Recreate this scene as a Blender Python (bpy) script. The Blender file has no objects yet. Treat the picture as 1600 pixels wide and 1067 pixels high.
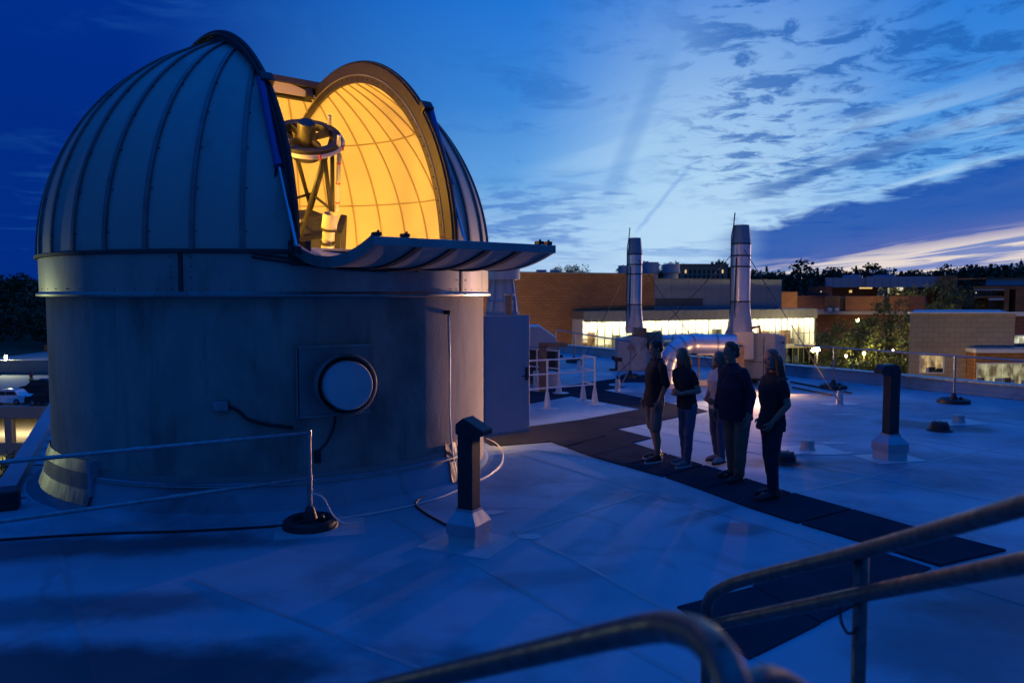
import bpy, bmesh, math, random
from mathutils import Vector, Matrix, noise
random.seed(7)
SC = bpy.context.scene
COL = SC.collection
R_ = math.radians
sin, cos, pi = math.sin, math.cos, math.pi

# ------------------------------------------------------------------ camera
EYE = 2.45                       # metres above the roof: the photographer stands on a stair
FPX, HOR = 1220.0, 458.5         # focal length and horizon row, in pixels of the 1600x1067 photograph
PITCH = math.atan((533.5 - HOR) / FPX)
cam = bpy.data.cameras.new('camera')
cam_o = bpy.data.objects.new('camera', cam); COL.objects.link(cam_o)
cam_o.location = (0, 0, EYE)
cam_o.rotation_euler = (pi / 2 - PITCH, 0, 0)
cam.sensor_width = 36.0
cam.lens = 36.0 * FPX / 1600.0
cam.clip_start = 0.05
cam.clip_end = 6000
cam.dof.use_dof = True
cam.dof.focus_distance = 11.0
cam.dof.aperture_fstop = 2.0
SC.camera = cam_o

# ------------------------------------------------------------------ world: dusk sky
W = bpy.data.worlds.new('World'); SC.world = W; W.use_nodes = True
nt = W.node_tree; nt.nodes.clear()
def _set(sock, v):
    if hasattr(v, 'is_linked') or hasattr(v, 'links'): nt.links.new(v, sock)
    else: sock.default_value = v
def M(op, a, b=None, c=None, clamp=False):
    n = nt.nodes.new('ShaderNodeMath'); n.operation = op; n.use_clamp = clamp
    for i, v in enumerate((a, b, c)):
        if v is not None: _set(n.inputs[i], v)
    return n.outputs[0]
def SS(x, a, b):                                   # smoothstep
    n = nt.nodes.new('ShaderNodeMapRange'); n.interpolation_type = 'SMOOTHSTEP'
    _set(n.inputs['Value'], x); _set(n.inputs['From Min'], a); _set(n.inputs['From Max'], b)
    return n.outputs[0]
def MIX(fac, a, b):
    n = nt.nodes.new('ShaderNodeMix'); n.data_type = 'RGBA'
    _set(n.inputs[0], fac)
    for s, v in ((n.inputs[6], a), (n.inputs[7], b)):
        if isinstance(v, tuple): s.default_value = (*v, 1)
        else: nt.links.new(v, s)
    return n.outputs[2]
def RAMP(fac, stops):
    n = nt.nodes.new('ShaderNodeValToRGB'); nt.links.new(fac, n.inputs[0])
    e = n.color_ramp.elements
    while len(e) < len(stops): e.new(0.5)
    for k, (p, c) in zip(e, stops): k.position = p; k.color = (*c, 1)
    return n.outputs[0]
def NOISE(vec, scale, detail=6, rough=.55, dist=0.0):
    n = nt.nodes.new('ShaderNodeTexNoise'); nt.links.new(vec, n.inputs['Vector'])
    n.inputs['Scale'].default_value = scale; n.inputs['Detail'].default_value = detail
    n.inputs['Roughness'].default_value = rough; n.inputs['Distortion'].default_value = dist
    return n.outputs['Fac']
def COMB(x, y, z=0.0):
    n = nt.nodes.new('ShaderNodeCombineXYZ')
    for i, v in enumerate((x, y, z)): _set(n.inputs[i], v)
    return n.outputs[0]
tc = nt.nodes.new('ShaderNodeTexCoord')
sep = nt.nodes.new('ShaderNodeSeparateXYZ'); nt.links.new(tc.outputs['Generated'], sep.inputs[0])
dx, dy, dz = sep.outputs
AZ = M('MULTIPLY', M('ARCTAN2', dx, dy), 180 / pi)          # degrees to the right of the view axis
EL = M('MULTIPLY', M('ARCSINE', dz), 180 / pi)              # degrees above the horizon
elf = M('DIVIDE', EL, 90.0, clamp=True)
# side of the afterglow, and the dark side opposite
glow = RAMP(elf, [(0.0, (.44, .60, .84)), (.05, (.34, .58, .88)), (.09, (.13, .39, .80)), (.15, (.045, .25, .72)),
                  (.25, (.006, .16, .66)), (.45, (.001, .150, .80)), (1, (.0003, .160, .92))])
dark = RAMP(elf, [(0.0, (.0004, .024, .215)), (.12, (.0003, .024, .225)), (.25, (.0002, .030, .28)), (.5, (.0003, .10, .62)), (1, (.0003, .160, .92))])
toward = M('COSINE', M('MULTIPLY', M('SUBTRACT', AZ, 20.0), pi / 180))
sky = MIX(SS(toward, .69, .985), dark, glow)
colm = M('MULTIPLY', SS(M('ABSOLUTE', M('SUBTRACT', M('SUBTRACT', AZ, 13.0), M('MULTIPLY', EL, .12))), 15, 1), SS(EL, 27, 4))   # the afterglow's brightest part stands over the set sun
sky = MIX(M('MULTIPLY', colm, .80), sky, (.50, .72, .92))
rear = SS(toward, .45, -.15)                                # behind the camera: greyer dusk over the town
sky = MIX(M('MULTIPLY', rear, SS(EL, 50, 15)), sky, (.007, .050, .215))
# cloud-sheet coordinates: direction projected on a flat layer
zz = M('ADD', M('MAXIMUM', dz, 0.0), .07)
plane = COMB(M('DIVIDE', dx, zz), M('DIVIDE', dy, zz))
side = SS(toward, .45, .93)
n1 = NOISE(plane, 2.6, 8, .62, .4)
n2 = NOISE(plane, .55, 4, .5)
alto = M('MULTIPLY', SS(n1, .50, .64), SS(n2, .44, .60))
alto = M('MULTIPLY', alto, SS(EL, .5, 4))
sky = MIX(M('MULTIPLY', alto, .62), sky, MIX(side, (.0005, .022, .19), (.022, .155, .54)))
# flecked altocumulus between the bank and the zenith on the afterglow side
n3 = NOISE(plane, 5.0, 9, .66, .5)
fl = M('MULTIPLY', SS(n3, .47, .60), M('MULTIPLY', SS(AZ, 8, 17), M('MULTIPLY', SS(EL, 5, 9), SS(EL, 36, 20))))
sky = MIX(M('MULTIPLY', fl, .8), sky, (.014, .125, .47))
# flat streaky patch low on the left of the chimneys
azel = COMB(M('MULTIPLY', AZ, .16), EL)
n4 = NOISE(azel, 1.5, 7, .6, .3)
lo = M('MULTIPLY', M('MULTIPLY', SS(AZ, -14, -3), SS(AZ, 9, 4)), M('MULTIPLY', SS(EL, 1.2, 4.5), SS(EL, 9, 6.5)))
sky = MIX(M('MULTIPLY', M('MULTIPLY', SS(n4, .43, .58), lo), .62), sky, (.030, .16, .56))
# pale low haze with faint darker wisps over the roofs
n5 = NOISE(COMB(M('MULTIPLY', AZ, .10), EL), 1.1, 6, .55, .6)
sky = MIX(M('MULTIPLY', M('MULTIPLY', SS(n5, .5, .66), M('MULTIPLY', SS(EL, 6.0, 2.5), SS(toward, .75, .95))), .5), sky, (.12, .28, .66))
# high white veil above the bank
n7 = NOISE(COMB(M('MULTIPLY', AZ, .075), M('SUBTRACT', EL, M('MULTIPLY', AZ, .22))), .55, 7, .58, .8)
veil = M('MULTIPLY', SS(n7, .42, .66), M('MULTIPLY', M('MULTIPLY', SS(AZ, -2, 12), SS(AZ, 60, 36)), M('MULTIPLY', SS(EL, 1.5, 5), SS(EL, 15, 8))))
sky = MIX(M('MULTIPLY', veil, .75), sky, (.46, .70, .92))
# old contrail: short, soft, slightly slanted
ct = M('SUBTRACT', M('SUBTRACT', AZ, 8.9), M('MULTIPLY', M('SUBTRACT', EL, 4.3), .82))
ctn = NOISE(azel, 2.3, 3)
ctm = M('MULTIPLY', SS(M('ABSOLUTE', M('ADD', ct, M('MULTIPLY', M('SUBTRACT', ctn, .5), .5))), .32, .05), M('MULTIPLY', SS(EL, 4.0, 5.0), SS(EL, 10.2, 8.0)))
sky = MIX(M('MULTIPLY', ctm, .38), sky, (.12, .31, .72))
ray = M('SUBTRACT', M('SUBTRACT', AZ, 7.0), M('MULTIPLY', M('SUBTRACT', EL, 7.0), .42))
raym = M('MULTIPLY', SS(M('ABSOLUTE', ray), 1.1, .2), M('MULTIPLY', SS(EL, 5.5, 8), SS(EL, 22, 12)))
sky = MIX(M('MULTIPLY', raym, .30), sky, (.05, .22, .63))
# long cloud bank rising to the right of the tall chimney, with a smaller tongue above it
wob = M('MULTIPLY', M('SUBTRACT', NOISE(COMB(M('MULTIPLY', AZ, .22), EL), .9, 7, .6, .5), .5), 3.2)
elw = M('ADD', EL, wob)
up = M('ADD', M('MULTIPLY', M('SUBTRACT', AZ, 15.5), .235), 4.35)
dn = M('ADD', M('MULTIPLY', M('SUBTRACT', AZ, 18.0), .13), 1.35)
bank = M('MULTIPLY', M('MULTIPLY', SS(M('SUBTRACT', up, elw), -.25, .55), SS(M('SUBTRACT', EL, dn), -.5, .5)), M('MULTIPLY', SS(AZ, 13.5, 18.5), SS(AZ, 80, 50)))
pinkf = M('MULTIPLY', SS(M('SUBTRACT', EL, dn), 2.6, -.1), SS(AZ, 15, 27))
sky = MIX(M('MULTIPLY', bank, .93), sky, MIX(pinkf, (.007, .080, .41), (.085, .115, .42)))
tong = M('MULTIPLY', SS(M('ABSOLUTE', M('SUBTRACT', elw, M('ADD', M('MULTIPLY', M('SUBTRACT', AZ, 17.0), .28), 6.9))), .75, .15), M('MULTIPLY', SS(AZ, 15.5, 18.5), SS(AZ, 30, 25)))
sky = MIX(M('MULTIPLY', tong, .75), sky, (.022, .12, .44))
# bright streaks under the bank
n6 = NOISE(COMB(M('MULTIPLY', AZ, .05), M('SUBTRACT', EL, M('MULTIPLY', AZ, .12))), 2.0, 6, .55, .5)
stk = M('MULTIPLY', M('MULTIPLY', SS(n6, .46, .58), SS(M('SUBTRACT', dn, EL), -1.3, .2)), M('MULTIPLY', SS(AZ, 15, 20), SS(AZ, 80, 50)))
sky = MIX(M('MULTIPLY', SS(M('SUBTRACT', dn, EL), -.6, .3), M('MULTIPLY', M('MULTIPLY', SS(AZ, 15, 22), SS(AZ, 80, 50)), .85)), sky, (.16, .20, .50))
sky = MIX(M('MULTIPLY', stk, .9), sky, (.86, .74, .66))
bg = nt.nodes.new('ShaderNodeBackground'); nt.links.new(sky, bg.inputs[0]); bg.inputs[1].default_value = 1.0
wo = nt.nodes.new('ShaderNodeOutputWorld'); nt.links.new(bg.outputs[0], wo.inputs[0])

# the last glow of the sunset: very low, far to the right, weak and pinkish
sun = bpy.data.lights.new('sunset_glow', 'SUN'); sun.energy = .12; sun.color = (1, .58, .50); sun.angle = R_(3)
sun_o = bpy.data.objects.new('sunset_glow', sun); COL.objects.link(sun_o)
_az, _el = R_(42), R_(2.5)
sun_o.rotation_euler = Vector((sin(_az) * cos(_el), cos(_az) * cos(_el), sin(_el))).to_track_quat('Z', 'Y').to_euler()
SC.view_settings.view_transform = 'Standard'; SC.view_settings.look = 'None'
SC.view_settings.exposure = 0.0; SC.view_settings.gamma = 1.0
SC.cycles.use_denoising = True
SC.cycles.max_bounces = 6; SC.cycles.diffuse_bounces = 3; SC.cycles.glossy_bounces = 3; SC.cycles.transmission_bounces = 4
SC.cycles.sample_clamp_indirect = 4.0
SC.cycles.caustics_reflective = False; SC.cycles.caustics_refractive = False

# ------------------------------------------------------------------ helpers
def ray(px, py):
    u, v = (px - 800) / FPX, (533.5 - py) / FPX
    return Vector((u, v * sin(PITCH) + cos(PITCH), v * cos(PITCH) - sin(PITCH)))
def G(px, py, z=0.0):                              # point of height z seen at that pixel
    d = ray(px, py); return Vector((0, 0, EYE)) + d * ((z - EYE) / d.z)
def at(px, py, Y):                                 # point at distance Y
    d = ray(px, py); return Vector((0, 0, EYE)) + d * (Y / d.y)
def zat(py, Y): return at(800, py, Y).z
def xat(px, Y): return at(px, HOR, Y).x

class MB:
    def __init__(s): s.v = []; s.f = []
    def add(s, vs, fs):
        o = len(s.v); s.v += [Vector(p) for p in vs]; s.f += [tuple(i + o for i in f) for f in fs]; return s
    def box(s, c, d, rz=0.0, mat=None):
        c = Vector(c); m = mat or Matrix.Rotation(rz, 3, 'Z')
        vs = [c + m @ Vector((x * d[0] / 2, y * d[1] / 2, z * d[2] / 2)) for z in (-1, 1) for y in (-1, 1) for x in (-1, 1)]
        return s.add(vs, [(0, 2, 3, 1), (4, 5, 7, 6), (0, 1, 5, 4), (2, 6, 7, 3), (0, 4, 6, 2), (1, 3, 7, 5)])
    def lim(s, x0, x1, y0, y1, z0, z1): return s.box(((x0 + x1) / 2, (y0 + y1) / 2, (z0 + z1) / 2), (abs(x1 - x0), abs(y1 - y0), abs(z1 - z0)))
    def bar(s, a, b, w, h, up=(0, 0, 1)):
        a, b = Vector(a), Vector(b); d = (b - a); L = d.length; d.normalize()
        sd = d.cross(Vector(up))
        if sd.length < 1e-4: sd = d.cross(Vector((1, 0, 0)))
        sd.normalize(); u = sd.cross(d)
        m = Matrix((sd, d, u)).transposed()
        return s.box((a + b) / 2, (w, L, h), mat=m)
    def tube(s, pts, r, n=10, caps=True):
        pts = [Vector(p) for p in pts]; k = len(pts)
        rs = r if isinstance(r, (list, tuple)) else [r] * k
        t = (pts[1] - pts[0]).normalized(); nrm = t.orthogonal().normalized(); vs = []
        for i, p in enumerate(pts):
            a = pts[max(i - 1, 0)]; b = pts[min(i + 1, k - 1)]
            t = (b - a).normalized(); nrm = (nrm - t * nrm.dot(t)).normalized(); bn = t.cross(nrm)
            vs += [p + (nrm * cos(2 * pi * j / n) + bn * sin(2 * pi * j / n)) * rs[i] for j in range(n)]
        fs = [(i * n + j, i * n + (j + 1) % n, (i + 1) * n + (j + 1) % n, (i + 1) * n + j) for i in range(k - 1) for j in range(n)]
        if caps: fs += [tuple(reversed(range(n))), tuple((k - 1) * n + j for j in range(n))]
        return s.add(vs, fs)
    def lathe(s, prof, n=32, c=(0, 0, 0), m=None, a0=0.0, a1=2 * pi, closed=False, caps=False):
        c = Vector(c); m = m or Matrix.Identity(3); full = abs(a1 - a0 - 2 * pi) < 1e-6
        k = len(prof); cnt = n if full else n + 1; vs = []
        for i in range(cnt):
            a = a0 + (a1 - a0) * i / n
            vs += [c + m @ Vector((r * cos(a), r * sin(a), z)) for r, z in prof]
        fs = []
        for i in range(n):
            i2 = (i + 1) % cnt
            for j in range(k if closed else k - 1):
                j2 = (j + 1) % k; fs.append((i * k + j, i2 * k + j, i2 * k + j2, i * k + j2))
        if caps and not full: fs += [tuple(range(k)), tuple(reversed([n * k + j for j in range(k)]))]
        return s.add(vs, fs)
    def prism(s, poly, z0, z1):
        n = len(poly); z0f = z0 if callable(z0) else (lambda p: z0)
        vs = [(p[0], p[1], z0) for p in poly] + [(p[0], p[1], z1) for p in poly]
        return s.add(vs, [tuple(reversed(range(n))), tuple(range(n, 2 * n))] + [(i, (i + 1) % n, n + (i + 1) % n, n + i) for i in range(n)])
    def ext(s, pts, d):                            # any planar polygon pushed along d
        n = len(pts); d = Vector(d); pts = [Vector(p) for p in pts]
        return s.add(pts + [p + d for p in pts], [tuple(reversed(range(n))), tuple(range(n, 2 * n))] + [(i, (i + 1) % n, n + (i + 1) % n, n + i) for i in range(n)])
    def ell(s, c, r, n=12, k=8, m=None):
        c = Vector(c); m = m or Matrix.Identity(3)
        if not isinstance(r, (tuple, list)): r = (r, r, r)
        vs = [c + m @ Vector((0, 0, -r[2]))]
        for i in range(1, k):
            e = -pi / 2 + pi * i / k
            vs += [c + m @ Vector((r[0] * cos(e) * cos(2 * pi * j / n), r[1] * cos(e) * sin(2 * pi * j / n), r[2] * sin(e))) for j in range(n)]
        vs.append(c + m @ Vector((0, 0, r[2])))
        fs = [(0, 1 + (j + 1) % n, 1 + j) for j in range(n)]
        fs += [(1 + i * n + j, 1 + i * n + (j + 1) % n, 1 + (i + 1) * n + (j + 1) % n, 1 + (i + 1) * n + j) for i in range(k - 2) for j in range(n)]
        b = 1 + (k - 2) * n; fs += [(b + j, b + (j + 1) % n, len(vs) - 1) for j in range(n)]
        return s.add(vs, fs)
    def cone(s, a, b, ra, rb, n=12):               # round-ended tapered limb
        a, b = Vector(a), Vector(b); d = (b - a); L = max(d.length, 1e-5); d.normalize(); pts = []; rs = []
        for q in (-80, -60, -35, 0): pts.append(a + d * ra * sin(R_(q))); rs.append(ra * cos(R_(q)))
        for q in (.25, .5, .75): pts.append(a + d * L * q); rs.append(ra + (rb - ra) * q)
        for q in (0, 35, 60, 80): pts.append(b + d * rb * sin(R_(q))); rs.append(rb * cos(R_(q)))
        return s.tube(pts, rs, n)
    def loft(s, rings, n=20, p=2.4):               # rings (x, y, z, rx, ry): super-ellipses stacked up
        vs = []; k = len(rings)
        for (x, y, z, rx, ry) in rings:
            for j in range(n):
                a = 2 * pi * j / n; ca, sa = cos(a), sin(a)
                vs.append((x + rx * math.copysign(abs(ca) ** (2 / p), ca), y + ry * math.copysign(abs(sa) ** (2 / p), sa), z))
        fs = [(i * n + j, i * n + (j + 1) % n, (i + 1) * n + (j + 1) % n, (i + 1) * n + j) for i in range(k - 1) for j in range(n)]
        fs += [tuple(reversed(range(n))), tuple((k - 1) * n + j for j in range(n))]
        return s.add(vs, fs)
    def mesh(s, name, off=None):
        me = bpy.data.meshes.new(name)
        me.from_pydata([tuple(p - off) if off else tuple(p) for p in s.v], [], s.f); me.update(); return me
    def build(s, name, mat, parent=None, smooth=False, bev=0.0, world=True):
        if parent is None:
            lo = [min(p[i] for p in s.v) for i in range(3)]; hi = [max(p[i] for p in s.v) for i in range(3)]
            off = Vector(((lo[0] + hi[0]) / 2, (lo[1] + hi[1]) / 2, lo[2]))
        else: off = None
        me = s.mesh(name, off); me.materials.append(mat)
        return fin(me, name, parent, off, smooth, bev, world)
def fin(me, name, parent=None, loc=None, smooth=False, bev=0.0, world=True):
    o = bpy.data.objects.new(name, me); COL.objects.link(o)
    if loc is not None: o.location = loc
    if parent is not None:
        o.parent = parent
        if world and parent in WM: o.matrix_parent_inverse = WM[parent].inverted()
    if smooth is True: me.polygons.foreach_set('use_smooth', [True] * len(me.polygons))
    elif smooth: me.polygons.foreach_set('use_smooth', [True] * len(me.polygons)); me.set_sharp_from_angle(angle=R_(smooth))
    if bev:
        b = o.modifiers.new('bevel', 'BEVEL'); b.width = bev; b.segments = 2; b.limit_method = 'ANGLE'; b.angle_limit = R_(40)
    return o
WM = {}
def thing(name, label, cat, loc=(0, 0, 0), rz=0.0, group=None):
    o = bpy.data.objects.new(name, None); COL.objects.link(o); o.location = loc; o.rotation_euler = (0, 0, rz)
    o.empty_display_size = .2
    WM[o] = Matrix.Translation(Vector(loc)) @ Matrix.Rotation(rz, 4, 'Z')
    tag(o, label, cat, group); return o
def tag(o, label=None, cat=None, group=None, kind=None):
    if label: o['label'] = label
    if cat: o['category'] = cat
    if group: o['group'] = group
    if kind: o['kind'] = kind
    return o
def copy_tree(o, parent=None):
    c = o.copy(); COL.objects.link(c); c.parent = parent
    if o in WM: WM[c] = WM[o].copy()
    for ch in list(o.children): copy_tree(ch, c)
    return c

# ------------------------------------------------------------------ materials
MATS = {}
def mat(name, col, rough=.6, metal=0.0, col2=None, scale=4.0, amt=.5, bump=0.0, bscale=40.0, stretch=(1, 1, 1), spec=.5,
        emit=None, es=0.0, rvar=0.0, dirt=None, dscale=.6, dlo=.5, dhi=.7, brick=None, world=False, trans=0.0, streak=None, tide=None, damp_shade=None):
    m = bpy.data.materials.new(name); m.use_nodes = True; t = m.node_tree; b = t.nodes['Principled BSDF']
    b.inputs['Base Color'].default_value = (*col, 1); b.inputs['Roughness'].default_value = rough
    b.inputs['Metallic'].default_value = metal; b.inputs['Specular IOR Level'].default_value = spec
    b.inputs['Transmission Weight'].default_value = trans
    if emit: b.inputs['Emission Color'].default_value = (*emit, 1); b.inputs['Emission Strength'].default_value = es
    def nd(ty, **kw):
        n = t.nodes.new(ty)
        for k, v in kw.items(): n.inputs[k].default_value = v
        return n
    if col2 or bump or dirt or brick:
        if world: src = nd('ShaderNodeNewGeometry').outputs['Position']
        else: src = nd('ShaderNodeTexCoord').outputs['Object']
        mp = nd('ShaderNodeMapping'); mp.inputs['Scale'].default_value = stretch; t.links.new(src, mp.inputs[0]); vec = mp.outputs[0]
    cur = None
    def mix(fac, a, bb):
        n = t.nodes.new('ShaderNodeMix'); n.data_type = 'RGBA'; t.links.new(fac, n.inputs[0])
        for s_, v in ((n.inputs[6], a), (n.inputs[7], bb)):
            if isinstance(v, tuple): s_.default_value = (*v, 1)
            else: t.links.new(v, s_)
        return n.outputs[2]
    if brick:
        bw, bh, mor = brick
        sp = nd('ShaderNodeSeparateXYZ'); t.links.new(src, sp.inputs[0]); cb = nd('ShaderNodeCombineXYZ')
        ad = nd('ShaderNodeMath'); ad.operation = 'ADD'; t.links.new(sp.outputs[0], ad.inputs[0]); t.links.new(sp.outputs[1], ad.inputs[1])
        t.links.new(ad.outputs[0], cb.inputs[0]); t.links.new(sp.outputs[2], cb.inputs[1])
        br = nd('ShaderNodeTexBrick', Scale=1.0); br.inputs['Brick Width'].default_value = bw; br.inputs['Row Height'].default_value = bh
        br.inputs['Mortar Size'].default_value = mor; br.inputs['Color1'].default_value = (*col, 1)
        br.inputs['Color2'].default_value = (*(col2 or col), 1); br.inputs['Mortar'].default_value = (*[c * .55 for c in col], 1)
        t.links.new(cb.outputs[0], br.inputs['Vector']); cur = br.outputs['Color']
        nz = nd('ShaderNodeTexNoise', Scale=.35, Detail=4.0); t.links.new(src, nz.inputs['Vector'])
        hs = nd('ShaderNodeHueSaturation'); mr = nd('ShaderNodeMapRange'); mr.inputs['To Min'].default_value = .75; mr.inputs['To Max'].default_value = 1.25
        t.links.new(nz.outputs['Fac'], mr.inputs[0]); t.links.new(mr.outputs[0], hs.inputs['Value']); t.links.new(cur, hs.inputs['Color']); cur = hs.outputs[0]
    elif col2:
        nz = nd('ShaderNodeTexNoise', Scale=scale, Detail=6.0, Roughness=.6); t.links.new(vec, nz.inputs['Vector'])
        mr = nd('ShaderNodeMapRange'); mr.inputs['From Min'].default_value = .5 - amt / 2; mr.inputs['From Max'].default_value = .5 + amt / 2
        t.links.new(nz.outputs['Fac'], mr.inputs[0]); cur = mix(mr.outputs[0], col, col2)
        if rvar:
            r2 = nd('ShaderNodeMapRange'); r2.inputs['To Min'].default_value = rough - rvar; r2.inputs['To Max'].default_value = rough + rvar
            t.links.new(mr.outputs[0], r2.inputs[0]); t.links.new(r2.outputs[0], b.inputs['Roughness'])
    if dirt:
        nz = nd('ShaderNodeTexNoise', Scale=dscale, Detail=7.0, Roughness=.62, Distortion=.4); t.links.new(vec, nz.inputs['Vector'])
        mr = nd('ShaderNodeMapRange'); mr.inputs['From Min'].default_value = dlo; mr.inputs['From Max'].default_value = dhi
        t.links.new(nz.outputs['Fac'], mr.inputs[0]); cur = mix(mr.outputs[0], cur if cur else col, dirt)
    if streak:                                              # stains run down the wall
        sc_, sm_, slo, shi, sz = streak
        m2 = nd('ShaderNodeMapping'); m2.inputs['Scale'].default_value = (1, 1, sz); t.links.new(src, m2.inputs[0])
        nz = nd('ShaderNodeTexNoise', Scale=sm_, Detail=5.0, Roughness=.6); t.links.new(m2.outputs[0], nz.inputs['Vector'])
        mr = nd('ShaderNodeMapRange'); mr.inputs['From Min'].default_value = slo; mr.inputs['From Max'].default_value = shi
        t.links.new(nz.outputs['Fac'], mr.inputs[0]); cur = mix(mr.outputs[0], cur, sc_)
    if tide:                                                # dried puddle rims and scuffs
        for k_, (sc_, sca, wid, mx_) in enumerate(tide):
            nz = nd('ShaderNodeTexNoise', Scale=sca, Detail=4.0, Roughness=.55, Distortion=.6); m3 = nd('ShaderNodeMapping'); m3.inputs['Location'].default_value = (k_ * 13.7, k_ * 5.1, 0)
            t.links.new(src, m3.inputs[0]); t.links.new(m3.outputs[0], nz.inputs['Vector'])
            s1 = nd('ShaderNodeMath'); s1.operation = 'SUBTRACT'; t.links.new(nz.outputs['Fac'], s1.inputs[0]); s1.inputs[1].default_value = .56
            s2 = nd('ShaderNodeMath'); s2.operation = 'ABSOLUTE'; t.links.new(s1.outputs[0], s2.inputs[0])
            mr = nd('ShaderNodeMapRange'); mr.inputs['From Min'].default_value = wid; mr.inputs['From Max'].default_value = 0.0; mr.inputs['To Max'].default_value = mx_
            t.links.new(s2.outputs[0], mr.inputs[0]); cur = mix(mr.outputs[0], cur, sc_)
    if damp_shade:                                                # soft ragged ovals: standing-water stains, plus corner darkening painted into the roof colour
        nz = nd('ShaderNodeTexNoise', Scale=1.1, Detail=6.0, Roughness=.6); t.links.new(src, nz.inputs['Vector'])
        for (cx, cy, rx, ry, rot, dark_, amt_) in damp_shade:
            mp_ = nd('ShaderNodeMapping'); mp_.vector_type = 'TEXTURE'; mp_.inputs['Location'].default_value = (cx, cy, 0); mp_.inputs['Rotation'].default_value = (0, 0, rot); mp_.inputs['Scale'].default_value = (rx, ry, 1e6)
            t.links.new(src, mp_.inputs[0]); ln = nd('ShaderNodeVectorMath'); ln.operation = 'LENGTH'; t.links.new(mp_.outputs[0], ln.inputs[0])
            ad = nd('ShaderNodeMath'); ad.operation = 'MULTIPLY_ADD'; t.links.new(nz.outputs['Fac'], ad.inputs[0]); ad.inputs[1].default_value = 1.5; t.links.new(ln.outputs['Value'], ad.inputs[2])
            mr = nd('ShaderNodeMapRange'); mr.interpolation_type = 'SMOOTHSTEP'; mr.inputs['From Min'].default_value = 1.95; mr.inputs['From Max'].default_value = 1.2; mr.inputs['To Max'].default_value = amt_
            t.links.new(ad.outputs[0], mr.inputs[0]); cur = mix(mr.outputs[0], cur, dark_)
    if cur: t.links.new(cur, b.inputs['Base Color'])
    if bump:
        nz = nd('ShaderNodeTexNoise', Scale=bscale, Detail=5.0); t.links.new(vec, nz.inputs['Vector'])
        bp = nd('ShaderNodeBump', Strength=bump, Distance=.02); t.links.new(nz.outputs['Fac'], bp.inputs['Height']); t.links.new(bp.outputs[0], b.inputs['Normal'])
    MATS[name] = m; return m
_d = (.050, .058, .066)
DAMP_SHADE = [(-2.9, 4.85, 2.4, .55, .10, _d, .9), (-3.8, 5.9, 2.2, .35, .12, _d, .6), (-4.2, 7.4, 2.2, .40, .18, _d, .8), (-1.2, 4.4, 1.2, .4, .1, _d, .6), (2.35, 8.0, .35, .28, .3, _d, .55), (2.1, 8.5, .8, .12, .7, _d, .4),
        (7.9, 14.3, 1.3, .6, -.4, _d, .75), (3.9, 11.2, .7, .4, 0, _d, .7), (3.2, 5.4, 1.0, .8, .2, _d, .55), (4.4, 6.3, 1.4, .9, .3, _d, .6), (6.5, 11.5, 1.6, .5, -.3, _d, .4), (1.2, 11.9, 1.0, .35, -.1, _d, .45), (0.2, 6.6, .9, .25, .3, _d, .3), (9.5, 12.5, 1.8, .8, -.5, _d, .4)]  # water stains together with ovals that only darken the near corners
membrane = mat('roof_membrane', (.38, .51, .56), .5, col2=(.24, .335, .37), scale=.45, amt=.5, bump=.12, bscale=3, dirt=(.10, .11, .12), dscale=.30, dlo=.52, dhi=.74, rvar=.12, world=True, spec=.12, tide=[((.62, .66, .68), .5, .012, .12), ((.12, .13, .14), .38, .03, .28)], damp_shade=DAMP_SHADE)
membrane_clean = mat('new_membrane', (.60, .60, .59), .42, col2=(.42, .42, .41), scale=3, amt=.5, bump=.2, bscale=6, world=True)
seam_m = mat('membrane_weld', (.36, .39, .42), .45, col2=(.25, .275, .30), scale=2, world=True)
pad_m = mat('walk_pad', (.030, .036, .046), .9, col2=(.052, .060, .074), scale=1.1, spec=0.0, bump=.5, bscale=90, world=True)
galv = mat('galvanised', (.40, .41, .42), .42, .85, col2=(.26, .27, .28), scale=14, amt=.4, rvar=.12)
alu = mat('dome_aluminium', (.46, .43, .37), .50, .30, col2=(.36, .335, .29), scale=1.6, amt=.6, stretch=(1, 1, .35), rvar=.08, dirt=(.17, .16, .14), dscale=1.3, dlo=.56, dhi=.85)
alu_band = mat('band_aluminium', (.46, .44, .40), .42, .7, col2=(.28, .27, .25), scale=2.2, amt=.5, stretch=(1, 1, .3), rvar=.1, dirt=(.14, .13, .12), dscale=2, dlo=.55, dhi=.8)
rib_m = mat('rib_metal', (.16, .155, .15), .5, .5, col2=(.26, .25, .24), scale=5)
concrete = mat('observatory_wall', (.42, .37, .30), .85, col2=(.27, .24, .20), scale=2.2, amt=.5, stretch=(1, 1, .5), bump=.35, bscale=45, dirt=(.10, .092, .08), dscale=1.1, dlo=.52, dhi=.80, streak=((.14, .127, .11), 4.2, .52, .80, .12))
liner_m = mat('cream_liner', (.72, .66, .50), .75, col2=(.66, .60, .45), scale=2)
liner_rib = mat('liner_rib', (.40, .32, .20), .6)
frame_m = mat('shutter_frame', (.062, .052, .050), .55, .25, col2=(.045, .039, .037), scale=6)
dark_m = mat('dark_steel', (.030, .030, .032), .5, .4, col2=(.05, .047, .045), scale=9)
black_m = mat('black_rubber', (.014, .014, .015), .65, col2=(.03, .03, .03), scale=12)
blue_cyl = mat('blue_cylinder', (.05, .10, .30), .3, .3)
chrome = mat('rod_chrome', (.6, .6, .62), .18, 1.0)
white_p = mat('white_paint', (.72, .70, .66), .45, col2=(.6, .58, .54), scale=12)
red_m = mat('red_tape', (.55, .03, .03), .5)
door_m = mat('door_paint', (.50, .42, .41), .5, col2=(.44, .37, .36), scale=2.5, bump=.05, bscale=40)
shiny = mat('foil_flashing', (.52, .52, .53), .42, .8, col2=(.40, .40, .41), scale=5, amt=.5, bump=.2, bscale=5, rvar=.12)
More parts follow.
